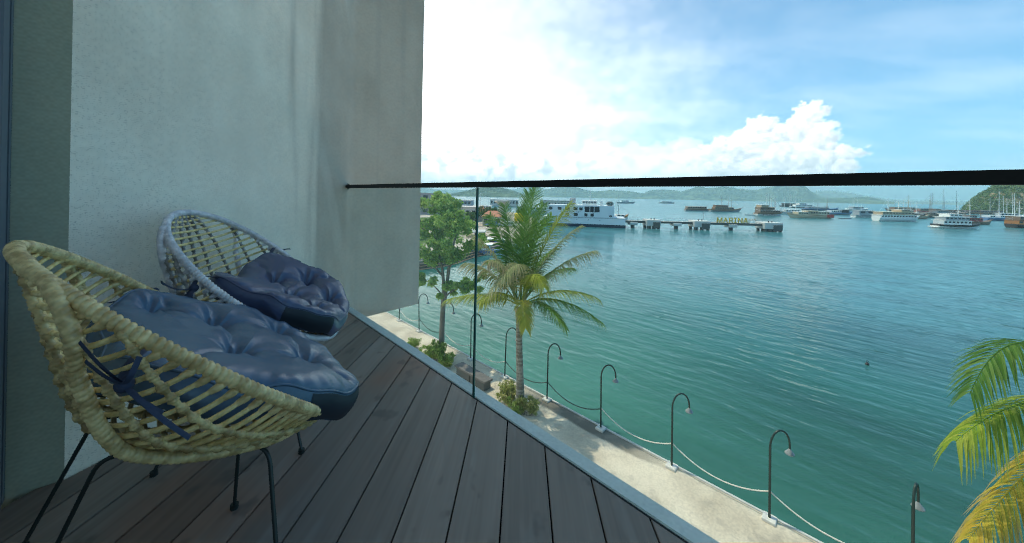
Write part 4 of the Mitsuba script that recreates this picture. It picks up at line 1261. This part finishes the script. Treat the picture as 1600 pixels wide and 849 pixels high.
def hull_mesh(L, B, free, rise, stern=0.75, keel=-0.5, frac0=0.0, frac1=1.0, grow=0.0, top=None):
    n = 26
    u = np.linspace(-0.5, 0.5, n)
    hb = B / 2 * np.where(u < 0, stern + (1 - stern) * (1 - (u / -0.5) ** 2), np.clip(1 - (u / 0.5) ** 2.4, 0.01, 1)) + grow
    sheer = free + rise * np.clip((u + 0.05) / 0.55, 0, 1) ** 2 + 0.3 * rise * np.clip((-u - 0.1) / 0.4, 0, 1) ** 2
    rows = []
    for i in range(n):
        z0, z1 = keel, sheer[i]
        prof = [(0.35, 0.0), (0.72, 0.25), (0.90, 0.55), (1.0, 1.0)]
        ring_ = []
        for sd in (-1, 1):
            q = []
            for w, h in prof:
                hh = frac0 + (frac1 - frac0) * h
                ww = np.interp(hh, [0, 0.25, 0.55, 1.0], [0.35, 0.72, 0.90, 1.0])
                rake = 0.10 * L * (hh - 0.4) * np.clip(u[i] / 0.5, 0, 1) ** 3
                q.append((u[i] * L + rake, sd * hb[i] * ww, z0 + (z1 - z0) * hh))
            ring_ += q if sd > 0 else q[::-1]
        rows.append(ring_)
    v = np.array(rows)
    m_ = v.shape[1]
    f = grid_faces(n, m_)
    deck = [[i * m_, (i + 1) * m_, (i + 1) * m_ + m_ - 1, i * m_ + m_ - 1] for i in range(n - 1)]
    ends = [[0, m_ - 1, m_ - 2, 1], [1, m_ - 2, m_ - 3, 2], [2, m_ - 3, m_ - 4, 3]]
    return mesh(v.reshape(-1, 3), np.vstack([f, deck, ends]))


def boat(x, y, L, label, hull, stripe, tiers, masts, yaw=0.0, flip=False, B=None, free=1.7, rise=1.6, sprit=True, group='boats moored in the bay', name='wooden_boat', awning=None):
    """x runs from stern to bow; tiers: (from, to, bottom, top, house, roof, windows)"""
    t = thing(name, label, 'boat', group)
    L = L * 0.87
    B = B or L * 0.22
    ang = yaw + (PI if flip else 0)

    def P(m):
        q = place(m, (x, y, 0), ang)
        q.vertices = np.array(q.vertices) * [1, 1, 0.86]
        return q
    add('hull', P(hull_mesh(L, B, free, rise, frac1=0.62)), hull, t, smooth=40)
    add('bulwark', P(hull_mesh(L, B, free, rise, frac0=0.62, frac1=1.0, grow=0.0)), stripe, t, smooth=40)
    for (f0, f1, z0, z1, house, roof, wins) in tiers:
        x0, x1 = (f0 - 0.5) * L, (f1 - 0.5) * L
        hw = B * 0.40
        h_ = add('deckhouse', P(box(x0, x1, -hw, hw, z0, z1 - 0.02, 0.05)), house, t)
        add('roof', P(box(x0 - 0.5, x1 + 0.5, -hw - 0.35, hw + 0.35, z1, z1 + 0.16, 0.05)), roof, h_)
        if wins:
            ww = (x1 - x0) / wins
            for k in range(wins):
                wx = x0 + ww * (k + 0.5)
                add('window', P(box(wx - ww * 0.32, wx + ww * 0.32, -hw - 0.03, hw + 0.03, z0 + (z1 - z0) * 0.42, z1 - (z1 - z0) * 0.18)), 'boat_window', h_)
    for (f, h, mat) in masts:
        mx = (f - 0.5) * L
        mt = add('mast', P(tube([(mx, 0, free * 0.8), (mx - 0.1, 0, h * 0.6), (mx - 0.2, 0, h)], [0.17, 0.14, 0.07], 6)), mat, t)
        add('crosstree', P(tube([(mx - 0.13, -1.1, h * 0.72), (mx - 0.13, 1.1, h * 0.72)], 0.06, 5)), mat, mt)
        add('stay', P(cat([tube([(mx - 0.2, 0, h * 0.98), (L * 0.54, 0, free + rise + 0.4)], 0.028, 4), tube([(mx - 0.2, 0, h * 0.98), (max(-L * 0.46, mx - L * 0.35), 0, free + 2.2)], 0.028, 4)])), mat, mt)
        add('boom', P(tube([(mx, 0, free + 2.6), (mx - L * 0.20, 0, free + 3.5)], 0.085, 5)), mat, mt)
    if sprit:
        add('bowsprit', P(tube([(L * 0.47, 0, free + rise - 0.1), (L * 0.66, 0, free + rise + 0.9)], [0.16, 0.07], 6)), stripe, t)
    if awning:
        f0, f1, zt, mat = awning
        x0, x1 = (f0 - 0.5) * L, (f1 - 0.5) * L
        aw = add('awning', P(box(x0, x1, -B * 0.42, B * 0.42, zt, zt + 0.12, 0.03)), mat, t)
        posts_ = [tube([(xx, s_ * B * 0.40, free * 0.9), (xx, s_ * B * 0.40, zt)], 0.05, 5) for xx in np.linspace(x0 + 0.2, x1 - 0.2, 4) for s_ in (-1, 1)]
        add('awning_posts', P(cat(posts_)), mat, aw, kind='stuff')
    return t


W, D, TN, CR, BL, GY, OR, RD, NV = 'boat_white', 'boat_wood', 'boat_tan', 'boat_cream', 'boat_blue', 'boat_grey', 'boat_orange', 'boat_red', 'boat_dark'
boat(159, 305, 27, 'long low brown boat with pale hull band, far out left of the anchored fleet', GY, D, [(0.05, 0.75, 2.0, 4.2, D, TN, 8)], [], 0.04, False, 5, 1.8, 0.8, sprit=False)
boat(176, 296, 29, 'brown two-deck boat with raised bow touching the long low brown boat', GY, D, [(0.12, 0.75, 2.0, 4.2, D, TN, 8), (0.15, 0.55, 4.4, 6.2, D, D, 5)], [(0.40, 15, D), (0.62, 14, W), (0.72, 11, D)], 0.02, False, 5.5, 1.9, 1.7)
boat(171, 238.7, 21, 'dark brown three-deck boat with white lower hull moored above the end of the pier', W, D, [(0.08, 0.85, 2.0, 4.1, D, W, 8), (0.08, 0.62, 4.4, 6.3, D, TN, 6), (0.12, 0.40, 6.5, 8.0, TN, W, 3)], [(0.55, 17, GY), (0.75, 15, GY)], 0.08, False, 6, 1.8, 1.2)
boat(181, 252, 17, 'white cabin boat behind the dark brown three-deck boat', W, W, [(0.2, 0.75, 1.8, 4.0, W, W, 5)], [(0.4, 18, W), (0.62, 16, W), (0.8, 14, W)], -0.1, False)
boat(176.8, 213.1, 27, 'cream hulled boat with tan canopies and a red patch at its stern, bow left', CR, TN, [(0.08, 0.35, 2.2, 4.7, CR, W, 4), (0.36, 0.60, 2.2, 4.9, TN, CR, 4), (0.60, 0.84, 2.2, 4.1, CR, W, 4)], [(0.3, 11, GY)], -0.02, True, 6, 1.9, 1.6)
s_ = place(box(8.6, 12.2, -2.98, 2.98, 0.6, 2.3, 0.05), (176.8, 213.1, 0), -0.02)
add('stern_panel', s_, 'boat_red', 'wooden_boat_004', label='red panel near the stern')
boat(249, 276, 28, 'blue grey hulled boat with white awning between the cream boat and the white cabin boat', GY, BL, [(0.30, 0.62, 2.0, 3.9, W, W, 5), (0.66, 0.86, 2.0, 4.4, 'boat_dark', 'boat_dark', 0)], [(0.24, 10, D)], 0.0, False, 6, 1.8, 1.2)
boat(234.3, 237.4, 19, 'white hulled boat with a tall open cabin under a dark roof shadow', W, GY, [(0.12, 0.72, 1.9, 5.4, GY, W, 2)], [(0.35, 10, W)], 0.0, False, 6, 1.7, 0.9, sprit=False)
boat(209.8, 195.4, 27, 'large white schooner with slanting white booms, bow to the right', W, W, [(0.02, 0.86, 2.0, 4.0, W, W, 12), (0.05, 0.80, 4.2, 5.8, TN, CR, 10), (0.50, 0.70, 6.0, 7.4, TN, W, 3)], [(0.30, 15, W), (0.55, 14, W), (0.78, 17, TN)], 0.03, False, 6.5, 1.9, 1.9)
boat(305.7, 259.8, 30, 'long dark maroon boat low on the water behind the white ferry-like yacht', NV, D, [(0.05, 0.80, 2.0, 4.0, D, GY, 9), (0.2, 0.5, 4.2, 5.6, GY, GY, 4)], [(0.2, 17, GY), (0.55, 21, D), (0.6, 20, D)], 0.02, True, 6.5, 1.8, 1.5)
boat(183.5, 147.9, 16, 'white multi-deck yacht with dark bow nearest on the right, moored in open water', W, NV, [(0.08, 0.72, 1.8, 3.7, W, W, 7), (0.12, 0.66, 3.9, 5.4, GY, W, 6), (0.22, 0.50, 5.6, 6.8, W, W, 3)], [(0.55, 11, W)], -0.25, False, 6.5, 1.6, 1.2, sprit=False)
add('swim_platform', place(box(-8.2, -6.6, -1.9, 1.9, 0.35, 0.6, 0.04), (183.5, 147.9, 0), -0.25), W, 'wooden_boat_009')
boat(234.4, 181, 15, 'small reddish brown boat just right of the white multi-deck yacht', D, D, [(0.1, 0.6, 1.7, 3.6, RD, D, 5), (0.15, 0.4, 3.8, 5.2, GY, D, 3)], [(0.30, 15, W), (0.68, 9, D)], -0.1, False, 4.5, 1.5, 1.2)
boat(311, 228.1, 25, 'blue hulled boat with white wheelhouse below the wooded headland', BL, BL, [(0.05, 0.2, 2.0, 3.8, W, W, 2), (0.36, 0.52, 2.0, 3.9, W, W, 3)], [(0.46, 22, W)], 0.02, False, 6, 1.9, 1.5)
boat(229, 158.5, 19, 'black and orange boat cut off by the right edge', NV, NV, [(0.02, 0.7, 1.8, 3.9, OR, D, 6), (0.05, 0.55, 4.1, 6.0, D, W, 5)], [(0.10, 18, W), (0.24, 14, W), (0.40, 13, GY)], 0.0, False, 6, 1.7, 1.3)
boat(486, 374, 60, 'very long dark roofed floating house at the foot of the headland', D, D, [(0.05, 0.95, 2.0, 4.4, D, D, 16)], [(0.75, 20, W)], 0.0, False, 9, 1.6, 0.4, sprit=False, name='floating_house')
boat(402, 330, 38, 'dark roofed longboat with two tall dark masts left of the headland', D, D, [(0.05, 0.7, 2.0, 5.0, D, D, 8)], [(0.35, 27, D), (0.72, 26, NV)], 0.0, False, 7, 1.9, 1.4)
boat(201.6, 636, 36, 'grey boat far out above the orange launch by the ferry', GY, GY, [(0.25, 0.65, 2.4, 6.0, W, GY, 4)], [(0.10, 18, GY), (0.6, 11, GY)], 0.0, False, 7, 2.6, 1.8, sprit=False)
boat(319.8, 740, 36, 'tiny dark boat alone far out on the open water', NV, GY, [(0.2, 0.8, 2.2, 4.6, GY, GY, 0)], [], 0.0, False, 7, 2.0, 1.0, sprit=False)
boat(345.3, 401.4, 44, 'distant dark hulled boat with a mast behind the cream boat', NV, BL, [(0.1, 0.7, 2.0, 4.0, GY, GY, 7)], [(0.72, 22, D), (0.3, 14, W)], 0.0, False, 7, 2.0, 1.5)
boat(470, 600, 46, 'distant dark slab sided barge left of the white motor yacht', NV, NV, [(0.1, 0.9, 2.2, 7.0, NV, NV, 0)], [], 0.0, False, 9, 2.4, 0.5, sprit=False)
boat(432.8, 534, 40, 'distant white motor yacht behind the fleet', NV, W, [(0.15, 0.85, 2.2, 5.2, W, W, 6), (0.3, 0.6, 5.4, 8.0, W, W, 3)], [(0.45, 17, W)], 0.0, False, 8, 2.4, 1.5, sprit=False)
boat(421, 437, 32, 'distant pale boat with raised outrigger poles above the white cabin boat', GY, W, [(0.2, 0.7, 2.0, 5.0, GY, W, 4)], [(0.35, 17, W), (0.5, 19, W)], 0.1, False, 7, 2.0, 1.5)
boat(485, 447, 42, 'distant brown boat row end behind the white schooner', D, D, [(0.1, 0.8, 2.2, 5.5, D, TN, 7)], [(0.4, 21, W), (0.7, 24, GY)], 0.0, True, 8, 2.2, 1.5)
boat(452, 388, 36, 'distant reddish boat between the white schooner and the maroon boat', D, RD, [(0.1, 0.8, 2.2, 5.2, D, GY, 7)], [(0.5, 19, D)], 0.0, False, 7, 2.2, 1.5)
boat(330, 300, 26, 'pale boat with slanting booms just behind the white schooner', W, GY, [(0.1, 0.7, 2.0, 4.6, TN, W, 6)], [(0.4, 16, W), (0.7, 15, W)], 0.1, False)
boat(262, 232, 17, 'brown boat partly hidden behind the white schooner stern', D, TN, [(0.1, 0.8, 1.8, 4.2, D, W, 5)], [(0.5, 13, W)], 0.0, False)
boat(372, 268, 24, 'pale grey boat with several white masts right of the blue hulled boat', GY, W, [(0.1, 0.7, 2.0, 4.4, GY, W, 5)], [(0.3, 20, W), (0.42, 17, W), (0.62, 22, W)], 0.0, False)
boat(300, 212, 14, 'small dark boat squeezed between the reddish brown boat and the blue hulled boat', D, D, [(0.1, 0.6, 1.7, 3.6, D, TN, 4)], [(0.5, 11, GY)], 0.0, False)
boat(209, 268, 20, 'white boat with many bare masts behind the cream boat bow', W, GY, [(0.2, 0.8, 1.9, 3.8, W, W, 5)], [(0.2, 17, W), (0.45, 18, W), (0.7, 16, W)], 0.0, False)
ol = boat(50.4, 165, 7.2, 'small orange and white launch seen past the stern of the ferry', W, OR, [(0.15, 0.7, 1.3, 2.6, W, W, 2)], [(0.3, 8.5, GY)], 0.0, False, 2.6, 1.3, 1.9, sprit=False, name='launch')
for (x0, x1, y, lab) in ((153.5, 160.5, 236, 'thin floating log boat left of the dark brown three-deck boat'), (193.5, 201, 212, 'narrow dinghy trailing behind the red patched stern')):
    d_ = thing('dinghy', lab, 'boat')
    add('hull', place(hull_mesh(x1 - x0, 1.0, 0.45, 0.25, keel=-0.2), ((x0 + x1) / 2, y, 0)), 'boat_grey', d_, smooth=40)
    add('thwart', box((x0 + x1) / 2 - 0.15, (x0 + x1) / 2 + 0.15, y - 0.44, y + 0.44, 0.46, 0.52), 'boat_tan', d_)
bu = thing('mooring_buoy', 'small black float alone on the green water', 'buoy')
b_ = trimesh.creation.icosphere(2, 0.10)
b_.apply_translation([22.1, 22.1, 0.03])
add('float', b_, 'boat_dark', bu, smooth=True)
add('ring', tube(np.array([[22.1 + 0.06 * math.cos(a), 22.1, 0.20 + 0.06 * math.sin(a)] for a in np.linspace(0, 2 * PI, 13)[:-1]]), 0.012, 5, closed=True), 'boat_dark', bu)

# ------------------------------------------------------------------ ferry
fe = thing('car_ferry', 'white car ferry with dark waterline berthed at the pier behind the palm', 'ferry')
FO = np.array([37.3, 117.0, 0.0])
FL, FN = np.array([-0.974, 0.2265, 0]), np.array([-0.2265, -0.974, 0])


def ferry_box(x0, x1, y0, y1, z0, z1, bev=0.06):
    b = box(x0, x1, y0, y1, z0, z1, bev)
    v = np.array(b.vertices)
    out = FO + v[:, :1] * FL + v[:, 1:2] * FN + v[:, 2:] * np.array([0, 0, 1.0])
    m = trimesh.Trimesh(out, b.faces, process=False)
    return m if m.volume > 0 else trimesh.Trimesh(out, b.faces[:, ::-1], process=False)


add('lower_hull', ferry_box(0.0, 27, -11, -0.05, -1.0, 0.95), 'ferry_navy', fe)
add('hull', ferry_box(0.1, 27, -11, 0.0, 0.96, 3.3), 'ferry_white', fe)
up_ = add('superstructure', ferry_box(3.7, 26, -10.8, -0.02, 3.31, 7.2), 'ferry_white', fe)
add('rubbing_strake', ferry_box(0.0, 27, -11.1, 0.12, 3.0, 3.2), 'boat_grey', fe)
for x0, x1, z0, z1 in ((15.6, 16.9, 5.5, 6.5), (13.9, 15.0, 5.5, 6.5), (15.5, 16.8, 3.55, 4.55), (12.3, 13.3, 3.55, 4.55), (10.2, 11.3, 3.55, 4.55), (4.4, 5.3, 3.6, 4.1), (18.4, 19.6, 3.55, 4.55), (18.2, 19.5, 5.5, 6.5), (21, 22.2, 5.5, 6.5), (24, 25.2, 5.5, 6.5)):
    w_ = add('window', ferry_box(x0, x1, -0.3, 0.05, z0, z1, 0.0), 'boat_window', up_)
    add('frame', ferry_box(x0 - 0.08, x1 + 0.08, -0.3, 0.07, z0 - 0.14, z0 - 0.02, 0.0), 'boat_white', w_)
op = add('open_gallery', ferry_box(8.4, 13.2, -0.3, 0.05, 5.0, 6.85, 0.0), 'boat_window', up_, label='wide dark opening on the upper deck')
for x_ in (9.9, 11.4):
    add('pillar', ferry_box(x_, x_ + 0.35, -0.2, 0.09, 5.02, 6.83, 0.0), 'boat_grey', op)
for k in range(14):
    add('scupper', ferry_box(8.0 + k * 0.95, 8.3 + k * 0.95, -0.2, 0.03, 2.2, 2.4, 0.0) if k % 4 == 0 else ferry_box(14.0 + k * 0.55, 14.3 + k * 0.55, -0.2, 0.03, 4.85, 5.05, 0.0), 'boat_window', fe)
br = add('bridge', ferry_box(9.2, 14.2, -9, -2.0, 7.21, 8.9), 'boat_white', fe)
for k in range(5):
    add('window', ferry_box(9.5 + k * 0.95, 10.2 + k * 0.95, -2.2, -1.95, 7.9, 8.5, 0.0), 'boat_window', br)
add('stair', ferry_box(7.4, 8.2, -2.2, -1.0, 7.21, 8.9), 'boat_white', fe)
add('canvas_cover', ferry_box(3.9, 6.2, -4.5, -1.0, 7.21, 8.6, 0.5), 'headland_soil' if False else 'lamp_green', fe, label='dark green canvas cover on the upper deck')
add('funnel', ferry_box(16.5, 18.5, -6.5, -4.0, 7.21, 9.6, 0.2), 'boat_grey', fe)
rails = [ferry_box(x_, x_ + 0.05, -0.1, -0.05, 7.2, 8.2, 0.0) for x_ in np.arange(3.8, 25.9, 1.1)] + [ferry_box(3.8, 26, -0.1, -0.05, z_, z_ + 0.05, 0.0) for z_ in (7.7, 8.15)]
add('deck_railing', cat(rails), 'boat_white', fe, kind='stuff')
add('mast', ferry_box(11.5, 11.7, -5.2, -5.0, 8.9, 13.0, 0.0), 'boat_white', fe)

# ------------------------------------------------------------------ pier with the marina sign
pi_ = thing('marina_pier', 'narrow concrete pier on squat blocks running out from the ferry', 'pier')


def pier_y(x):
    return 119.6 + (x - 38) * (115.6 - 119.6) / (84 - 38)


PY = -0.0867


def pier_box(x0, x1, y0, y1, z0, z1, bev=0.03):
    return place(box(x0 - (x0 + x1) / 2, x1 - (x0 + x1) / 2, y0, y1, z0, z1, bev), ((x0 + x1) / 2, pier_y((x0 + x1) / 2), 0), PY)


for a, b in ((34, 44.4), (49.1, 59.4), (64.6, 80.9)):
    dk = add('deck_span', pier_box(a, b, -0.2, 2.6, 2.02, 2.42), 'pale_concrete', pi_)
    add('edge_beam', pier_box(a, b, -0.32, -0.21, 1.72, 2.5), 'dark_concrete', dk)
    rr_ = [pier_box(x_, x_ + 0.06, -0.15, -0.09, 2.43, 3.4, 0) for x_ in np.arange(a + 0.3, b - 0.2, 1.9)] + [pier_box(a, b, -0.14, -0.10, z_, z_ + 0.05, 0) for z_ in (2.9, 3.36)]
    add('handrail', cat(rr_), 'boat_grey', dk, kind='stuff')
for a, b, n_ in ((44.5, 49.0, 2), (59.5, 64.5, 2), (81.0, 86.6, 3)):
    bl = add('mooring_block', pier_box(a, b, -1.4, 4.0, 0.85, 2.95, 0.15), 'pale_concrete', pi_)
    for x_ in np.linspace(a + 0.6, b - 0.6, n_ + 1):
        for y_ in (-0.8, 3.2):
            add('pile', place(tube([(0, y_, -1.0), (0, y_, 0.84)], 0.45, 12), (x_, pier_y(x_), 0), PY), 'dark_concrete', bl, smooth=40)
    add('fender', pier_box((a + b) / 2 - 0.2, b - 0.3, -1.62, -1.42, 0.3, 2.2, 0.05), 'dark_concrete', bl)
    for x_ in (a + 1.6, a + 2.6):
        add('bollard', place(tube([(0, -0.6, 2.94), (0, -0.6, 3.25), (0, -0.6, 3.45)], [0.16, 0.14, 0.24], 10), (x_, pier_y(x_), 0), PY), 'boat_dark', bl, smooth=40)
for x_ in (40.6, 54.6, 71.9):
    cp = add('pile_cap', pier_box(x_ - 1.3, x_ + 1.3, -0.6, 3.0, 1.0, 2.01, 0.1), 'pale_concrete', pi_)
    add('pile', place(tube([(0, 1.0, -1.0), (0, 1.0, 0.99)], 0.62, 12), (x_, pier_y(x_), 0), PY), 'dark_concrete', cp, smooth=40)
add('light_mast', place(tube([(0, 1.0, 2.4), (0, 1.0, 6.4)], 0.06, 6), (63.2, pier_y(63.2), 0), PY), 'boat_grey', pi_)
sgn = thing('marina_sign', 'yellow standing letters reading MARINA on the outer span of the pier', 'sign')


def letters(text, x, z, h, mat, bold, parent, gap, depth=0.18):
    for ch_ in text:
        if ch_ == ' ':
            x += h * 0.4
            continue
        m_ = meshkit.text_mesh(ch_, h, depth, bold)
        v = np.array(m_.vertices)
        w_ = v[:, 0].max()
        m2 = trimesh.Trimesh(np.c_[v[:, 0], -v[:, 2], v[:, 1]], m_.faces, process=False)
        add('letter', place(m2, (x, pier_y(x) + 0.1, z), PY), mat, parent)
        x += w_ + gap
    return x


letters('MARINA', 66.9, 2.52, 1.62, 'sign_yellow', True, sgn, 0.16)
letters('LABUAN', 74.9, 3.28, 0.72, 'boat_tan', False, sgn, 0.10, 0.12)
letters('BAJO', 74.9, 2.52, 0.62, 'boat_tan', False, sgn, 0.10, 0.12)
add('sign_rail', pier_box(66.7, 79.4, 0.02, 0.09, 2.44, 2.51, 0), 'boat_grey', sgn)

# ------------------------------------------------------------------ left shore: buildings, vehicles, boats, trees
GZ = 1.15


def house(name, x0, x1, y0, y1, h, label, wall, roof, rows, cols, hip=True, rise=1.6, base=GZ):
    t = thing(name, label, 'building')
    add('wall', box(x0, x1, y0, y1, base - 0.3, base + h, 0.02), wall, t)
    if hip:
        xm, ym = (x0 + x1) / 2, (y0 + y1) / 2
        o = 0.5
        v = [(x0 - o, y0 - o, base + h), (x1 + o, y0 - o, base + h), (x1 + o, y1 + o, base + h), (x0 - o, y1 + o, base + h), (x0 + (x1 - x0) * 0.25, ym, base + h + rise), (x1 - (x1 - x0) * 0.25, ym, base + h + rise)]
        add('roof', trimesh.convex.convex_hull(np.array(v)), roof, t)
    else:
        add('roof', box(x0 - 0.4, x1 + 0.4, y0 - 0.4, y1 + 0.4, base + h + 0.01, base + h + 0.35, 0.04), roof, t)
    fh = h / rows
    for r in range(rows):
        for c in range(cols):
            w = (x1 - x0) / cols
            xa = x0 + w * (c + 0.2)
            k_ = add('window', box(xa, xa + w * 0.6, y0 - 0.02, y0 + 0.2, base + fh * r + fh * 0.35, base + fh * r + fh * 0.8), 'boat_window', t)
            add('sill', box(xa - 0.1, xa + w * 0.6 + 0.1, y0 - 0.16, y0 - 0.021, base + fh * r + fh * 0.27, base + fh * r + fh * 0.34), wall, k_)


house('grey_building', -46, -31.5, 153, 168, 8.9, 'grey modern building with dark windows at the left, behind the tree', 'wall_grey', 'wall_grey', 3, 4, False)
house('beach_house', -8.4, -3.0, 104, 110, 2.6, 'low house with red tiled roof on the shore behind the palm', 'wall_cream', 'roof_red', 1, 3)
house('beach_house', -12.5, -9.2, 122, 128, 3.2, 'red roofed house farther back among the shore trees', 'wall_cream', 'roof_red', 1, 2)
house('shore_shed', -17.5, -11.5, 118, 126, 4.6, 'pale pinkish flat roofed shed behind the tree crown', 'roof_pale', 'roof_pale', 1, 3, False)
house('harbour_hall', -50, -34, 300, 320, 4.5, 'grey harbour hall in the distance at the left', 'wall_grey', 'roof_pale', 1, 5, False, base=0.6)
house('harbour_hall', -20, 6, 330, 345, 5.5, 'long pale harbour shed beyond the monument', 'roof_pale', 'boat_white', 1, 9, False, base=0.6)
house('harbour_hall', 22, 44, 262, 270, 6.0, 'dark roofed jetty shelter behind the ferry bridge', 'wall_cream', 'dark_concrete', 1, 10, False, base=0.6)
mo = thing('cream_monument', 'cream stone monument tower with a wide flat top on the shore', 'monument')
for nm, r0, r1, z0, z1 in (('base', 3.0, 2.6, 0, 1.2), ('shaft', 1.5, 1.2, 1.21, 5.6), ('capital', 1.3, 2.6, 5.61, 6.7), ('top_slab', 2.9, 2.9, 6.71, 7.2)):
    add(nm, tube([(-3.2, 124.8, GZ - 0.2 + z0), (-3.2, 124.8, GZ - 0.2 + z1)], [r0, r1], 8), 'wall_cream', mo)
ye = thing('yellow_truck', 'bright yellow truck on the shore half hidden behind the palm fronds', 'truck')
add('body', box(0.9, 3.9, 113.4, 115.8, GZ + 0.7, GZ + 3.3, 0.25), 'sun_yellow', ye)
cb = add('cab', box(3.95, 5.4, 113.5, 115.7, GZ + 0.6, GZ + 2.6, 0.2), 'sun_yellow', ye)
add('window', box(4.2, 5.1, 113.45, 113.6, GZ + 1.6, GZ + 2.3), 'boat_window', cb)
for x_ in (1.5, 2.6, 4.7):
    add('wheel', tube([(x_, 113.3, GZ + 0.42), (x_, 113.7, GZ + 0.42)], 0.42, 14), 'boat_dark', ye, smooth=40)


def car(x, y, mat, label, yaw=0.0):
    t = thing('parked_car', label, 'car', 'cars parked on the shore')
    add('body', place(box(-2.1, 2.1, -0.85, 0.85, 0.3, 0.85, 0.12), (x, y, GZ), yaw), mat, t)
    ca = add('cabin', place(trimesh.convex.convex_hull(np.array([(sx * (1.25 if z else 1.6) - 0.2, sy * (0.66 if z else 0.8), 0.84 + 0.62 * z) for sx in (-1, 1) for sy in (-1, 1) for z in (0, 1)])), (x, y, GZ), yaw), mat, t)
    add('window', place(box(-1.3, 0.95, -0.77, 0.77, 0.93, 1.28), (x, y, GZ), yaw), 'boat_window', ca)
    for sx in (-1.3, 1.3):
        for sy in (-0.8, 0.8):
            add('wheel', place(tube([(sx, sy - 0.1, 0.32), (sx, sy + 0.1, 0.32)], 0.32, 12), (x, y, GZ), yaw), 'boat_dark', t, smooth=40)


car(-5.2, 100.5, 'car_blue', 'blue car parked in front of the low red roofed house')
car(-0.6, 101.5, 'boat_white', 'white car parked right of the blue car on the shore')
boat(-5.0, 60.6, 8.5, 'white open boat drawn up along the shore, nearer of the pair left of the palm', W, BL, [(0.3, 0.7, 0.9, 1.9, W, W, 2)], [], 0.12, True, 2.2, 0.8, 0.6, sprit=False, group='boats along the left shore', name='shore_boat')
boat(-2.2, 68.5, 9.5, 'white open boat along the shore, farther of the pair behind the palm', W, W, [(0.25, 0.6, 0.9, 1.9, BL, W, 2)], [], -0.1, False, 2.4, 0.8, 0.6, sprit=False, group='boats along the left shore', name='shore_boat')
boat(-16, 210, 24, 'white boat in the harbour left of the monument', W, W, [(0.2, 0.7, 1.9, 4.4, W, W, 6)], [(0.4, 13, W)], 0.0, False, group='boats in the left harbour')
boat(14, 205, 22, 'white boat in the harbour right of the monument', W, GY, [(0.2, 0.7, 1.9, 4.2, W, W, 6)], [(0.55, 14, GY)], 0.0, True, group='boats in the left harbour')
boat(-44, 248, 26, 'pale boat at the far left of the harbour', GY, W, [(0.2, 0.8, 1.9, 4.4, W, W, 6)], [(0.4, 15, GY)], 0.0, False, group='boats in the left harbour')
jt = thing('shore_jetty', 'pale flat jetty slab at the water by the shore boats', 'jetty')
add('slab', box(-9.5, -5.4, 74, 78, GZ + 1.0, GZ + 1.3, 0.04), 'pale_concrete', jt)
for x_ in (-9.2, -7.5, -5.7):
    for y_ in (74.3, 77.6):
        add('post', tube([(x_, y_, GZ - 0.6), (x_, y_, GZ + 0.99)], 0.12, 8), 'dark_concrete', jt, smooth=40)
TREES = [(-8.2, 112, 3.6, 2.6, 'round green tree left of the red roofed house'), (-11.0, 100, 3.0, 2.4, 'bushy green tree behind the forked tree crown'), (-15.5, 88, 3.4, 2.6, 'leafy tree on the left shore, nearest of the shore trees'), (-20, 104, 4.6, 3.2, 'tall tree in front of the grey building'),
         (-13.5, 76, 2.4, 2.0, 'small yellow green tree near the left bank'), (-24, 120, 5.2, 3.4, 'wide tree at the foot of the grey building'), (-6.2, 118, 3.0, 2.2, 'green tree beside the monument'), (3.2, 122, 3.4, 2.0, 'dark tree right of the monument'), (-18.5, 70, 2.2, 1.8, 'low bush on the left bank')]
for i, (x, y, h, r, lab) in enumerate(TREES):
    g = np.random.default_rng(400 + i)
    t = thing('shore_tree', lab, 'tree')
    add('trunk', tube(spline([(x, y, GZ - 0.2), (x + 0.15, y, GZ + h * 0.5), (x, y, GZ + h)], 10), [0.22] * 5 + [0.15] * 5, 7), 'tree_bark', t, smooth=50)
    cen = np.array([(x, y, GZ + h)]) + g.normal(size=(26, 3)) * np.array([r * 0.5, r * 0.45, r * 0.32])
    cols = [(0.03, 0.075, 0.015), (0.06, 0.13, 0.022), (0.12, 0.20, 0.04)] if i != 4 else [(0.12, 0.17, 0.03), (0.22, 0.26, 0.05), (0.30, 0.30, 0.08)]
    m, c = leaf_mesh(cen, r * 0.34, 70, 0.42, cols, 500 + i)
    add('crown', m, 'leaf', t, color=c, kind='stuff')

# ------------------------------------------------------------------ the air over the bay
scene['haze'] = {'type': 'cube', 'to_world': T().translate([0, 0, 199.0]).scale([12000, 12000, 202.0]), 'bsdf': {'type': 'null'}, 'interior': {'type': 'ref', 'id': 'sea_air'}}
scene['sea_air'] = {'type': 'homogeneous', 'albedo': {'type': 'rgb', 'value': [0.60, 0.87, 0.96]}, 'sigma_t': 0.00018}
tag('haze', 'thin sea haze over the bay', 'haze', kind='stuff')
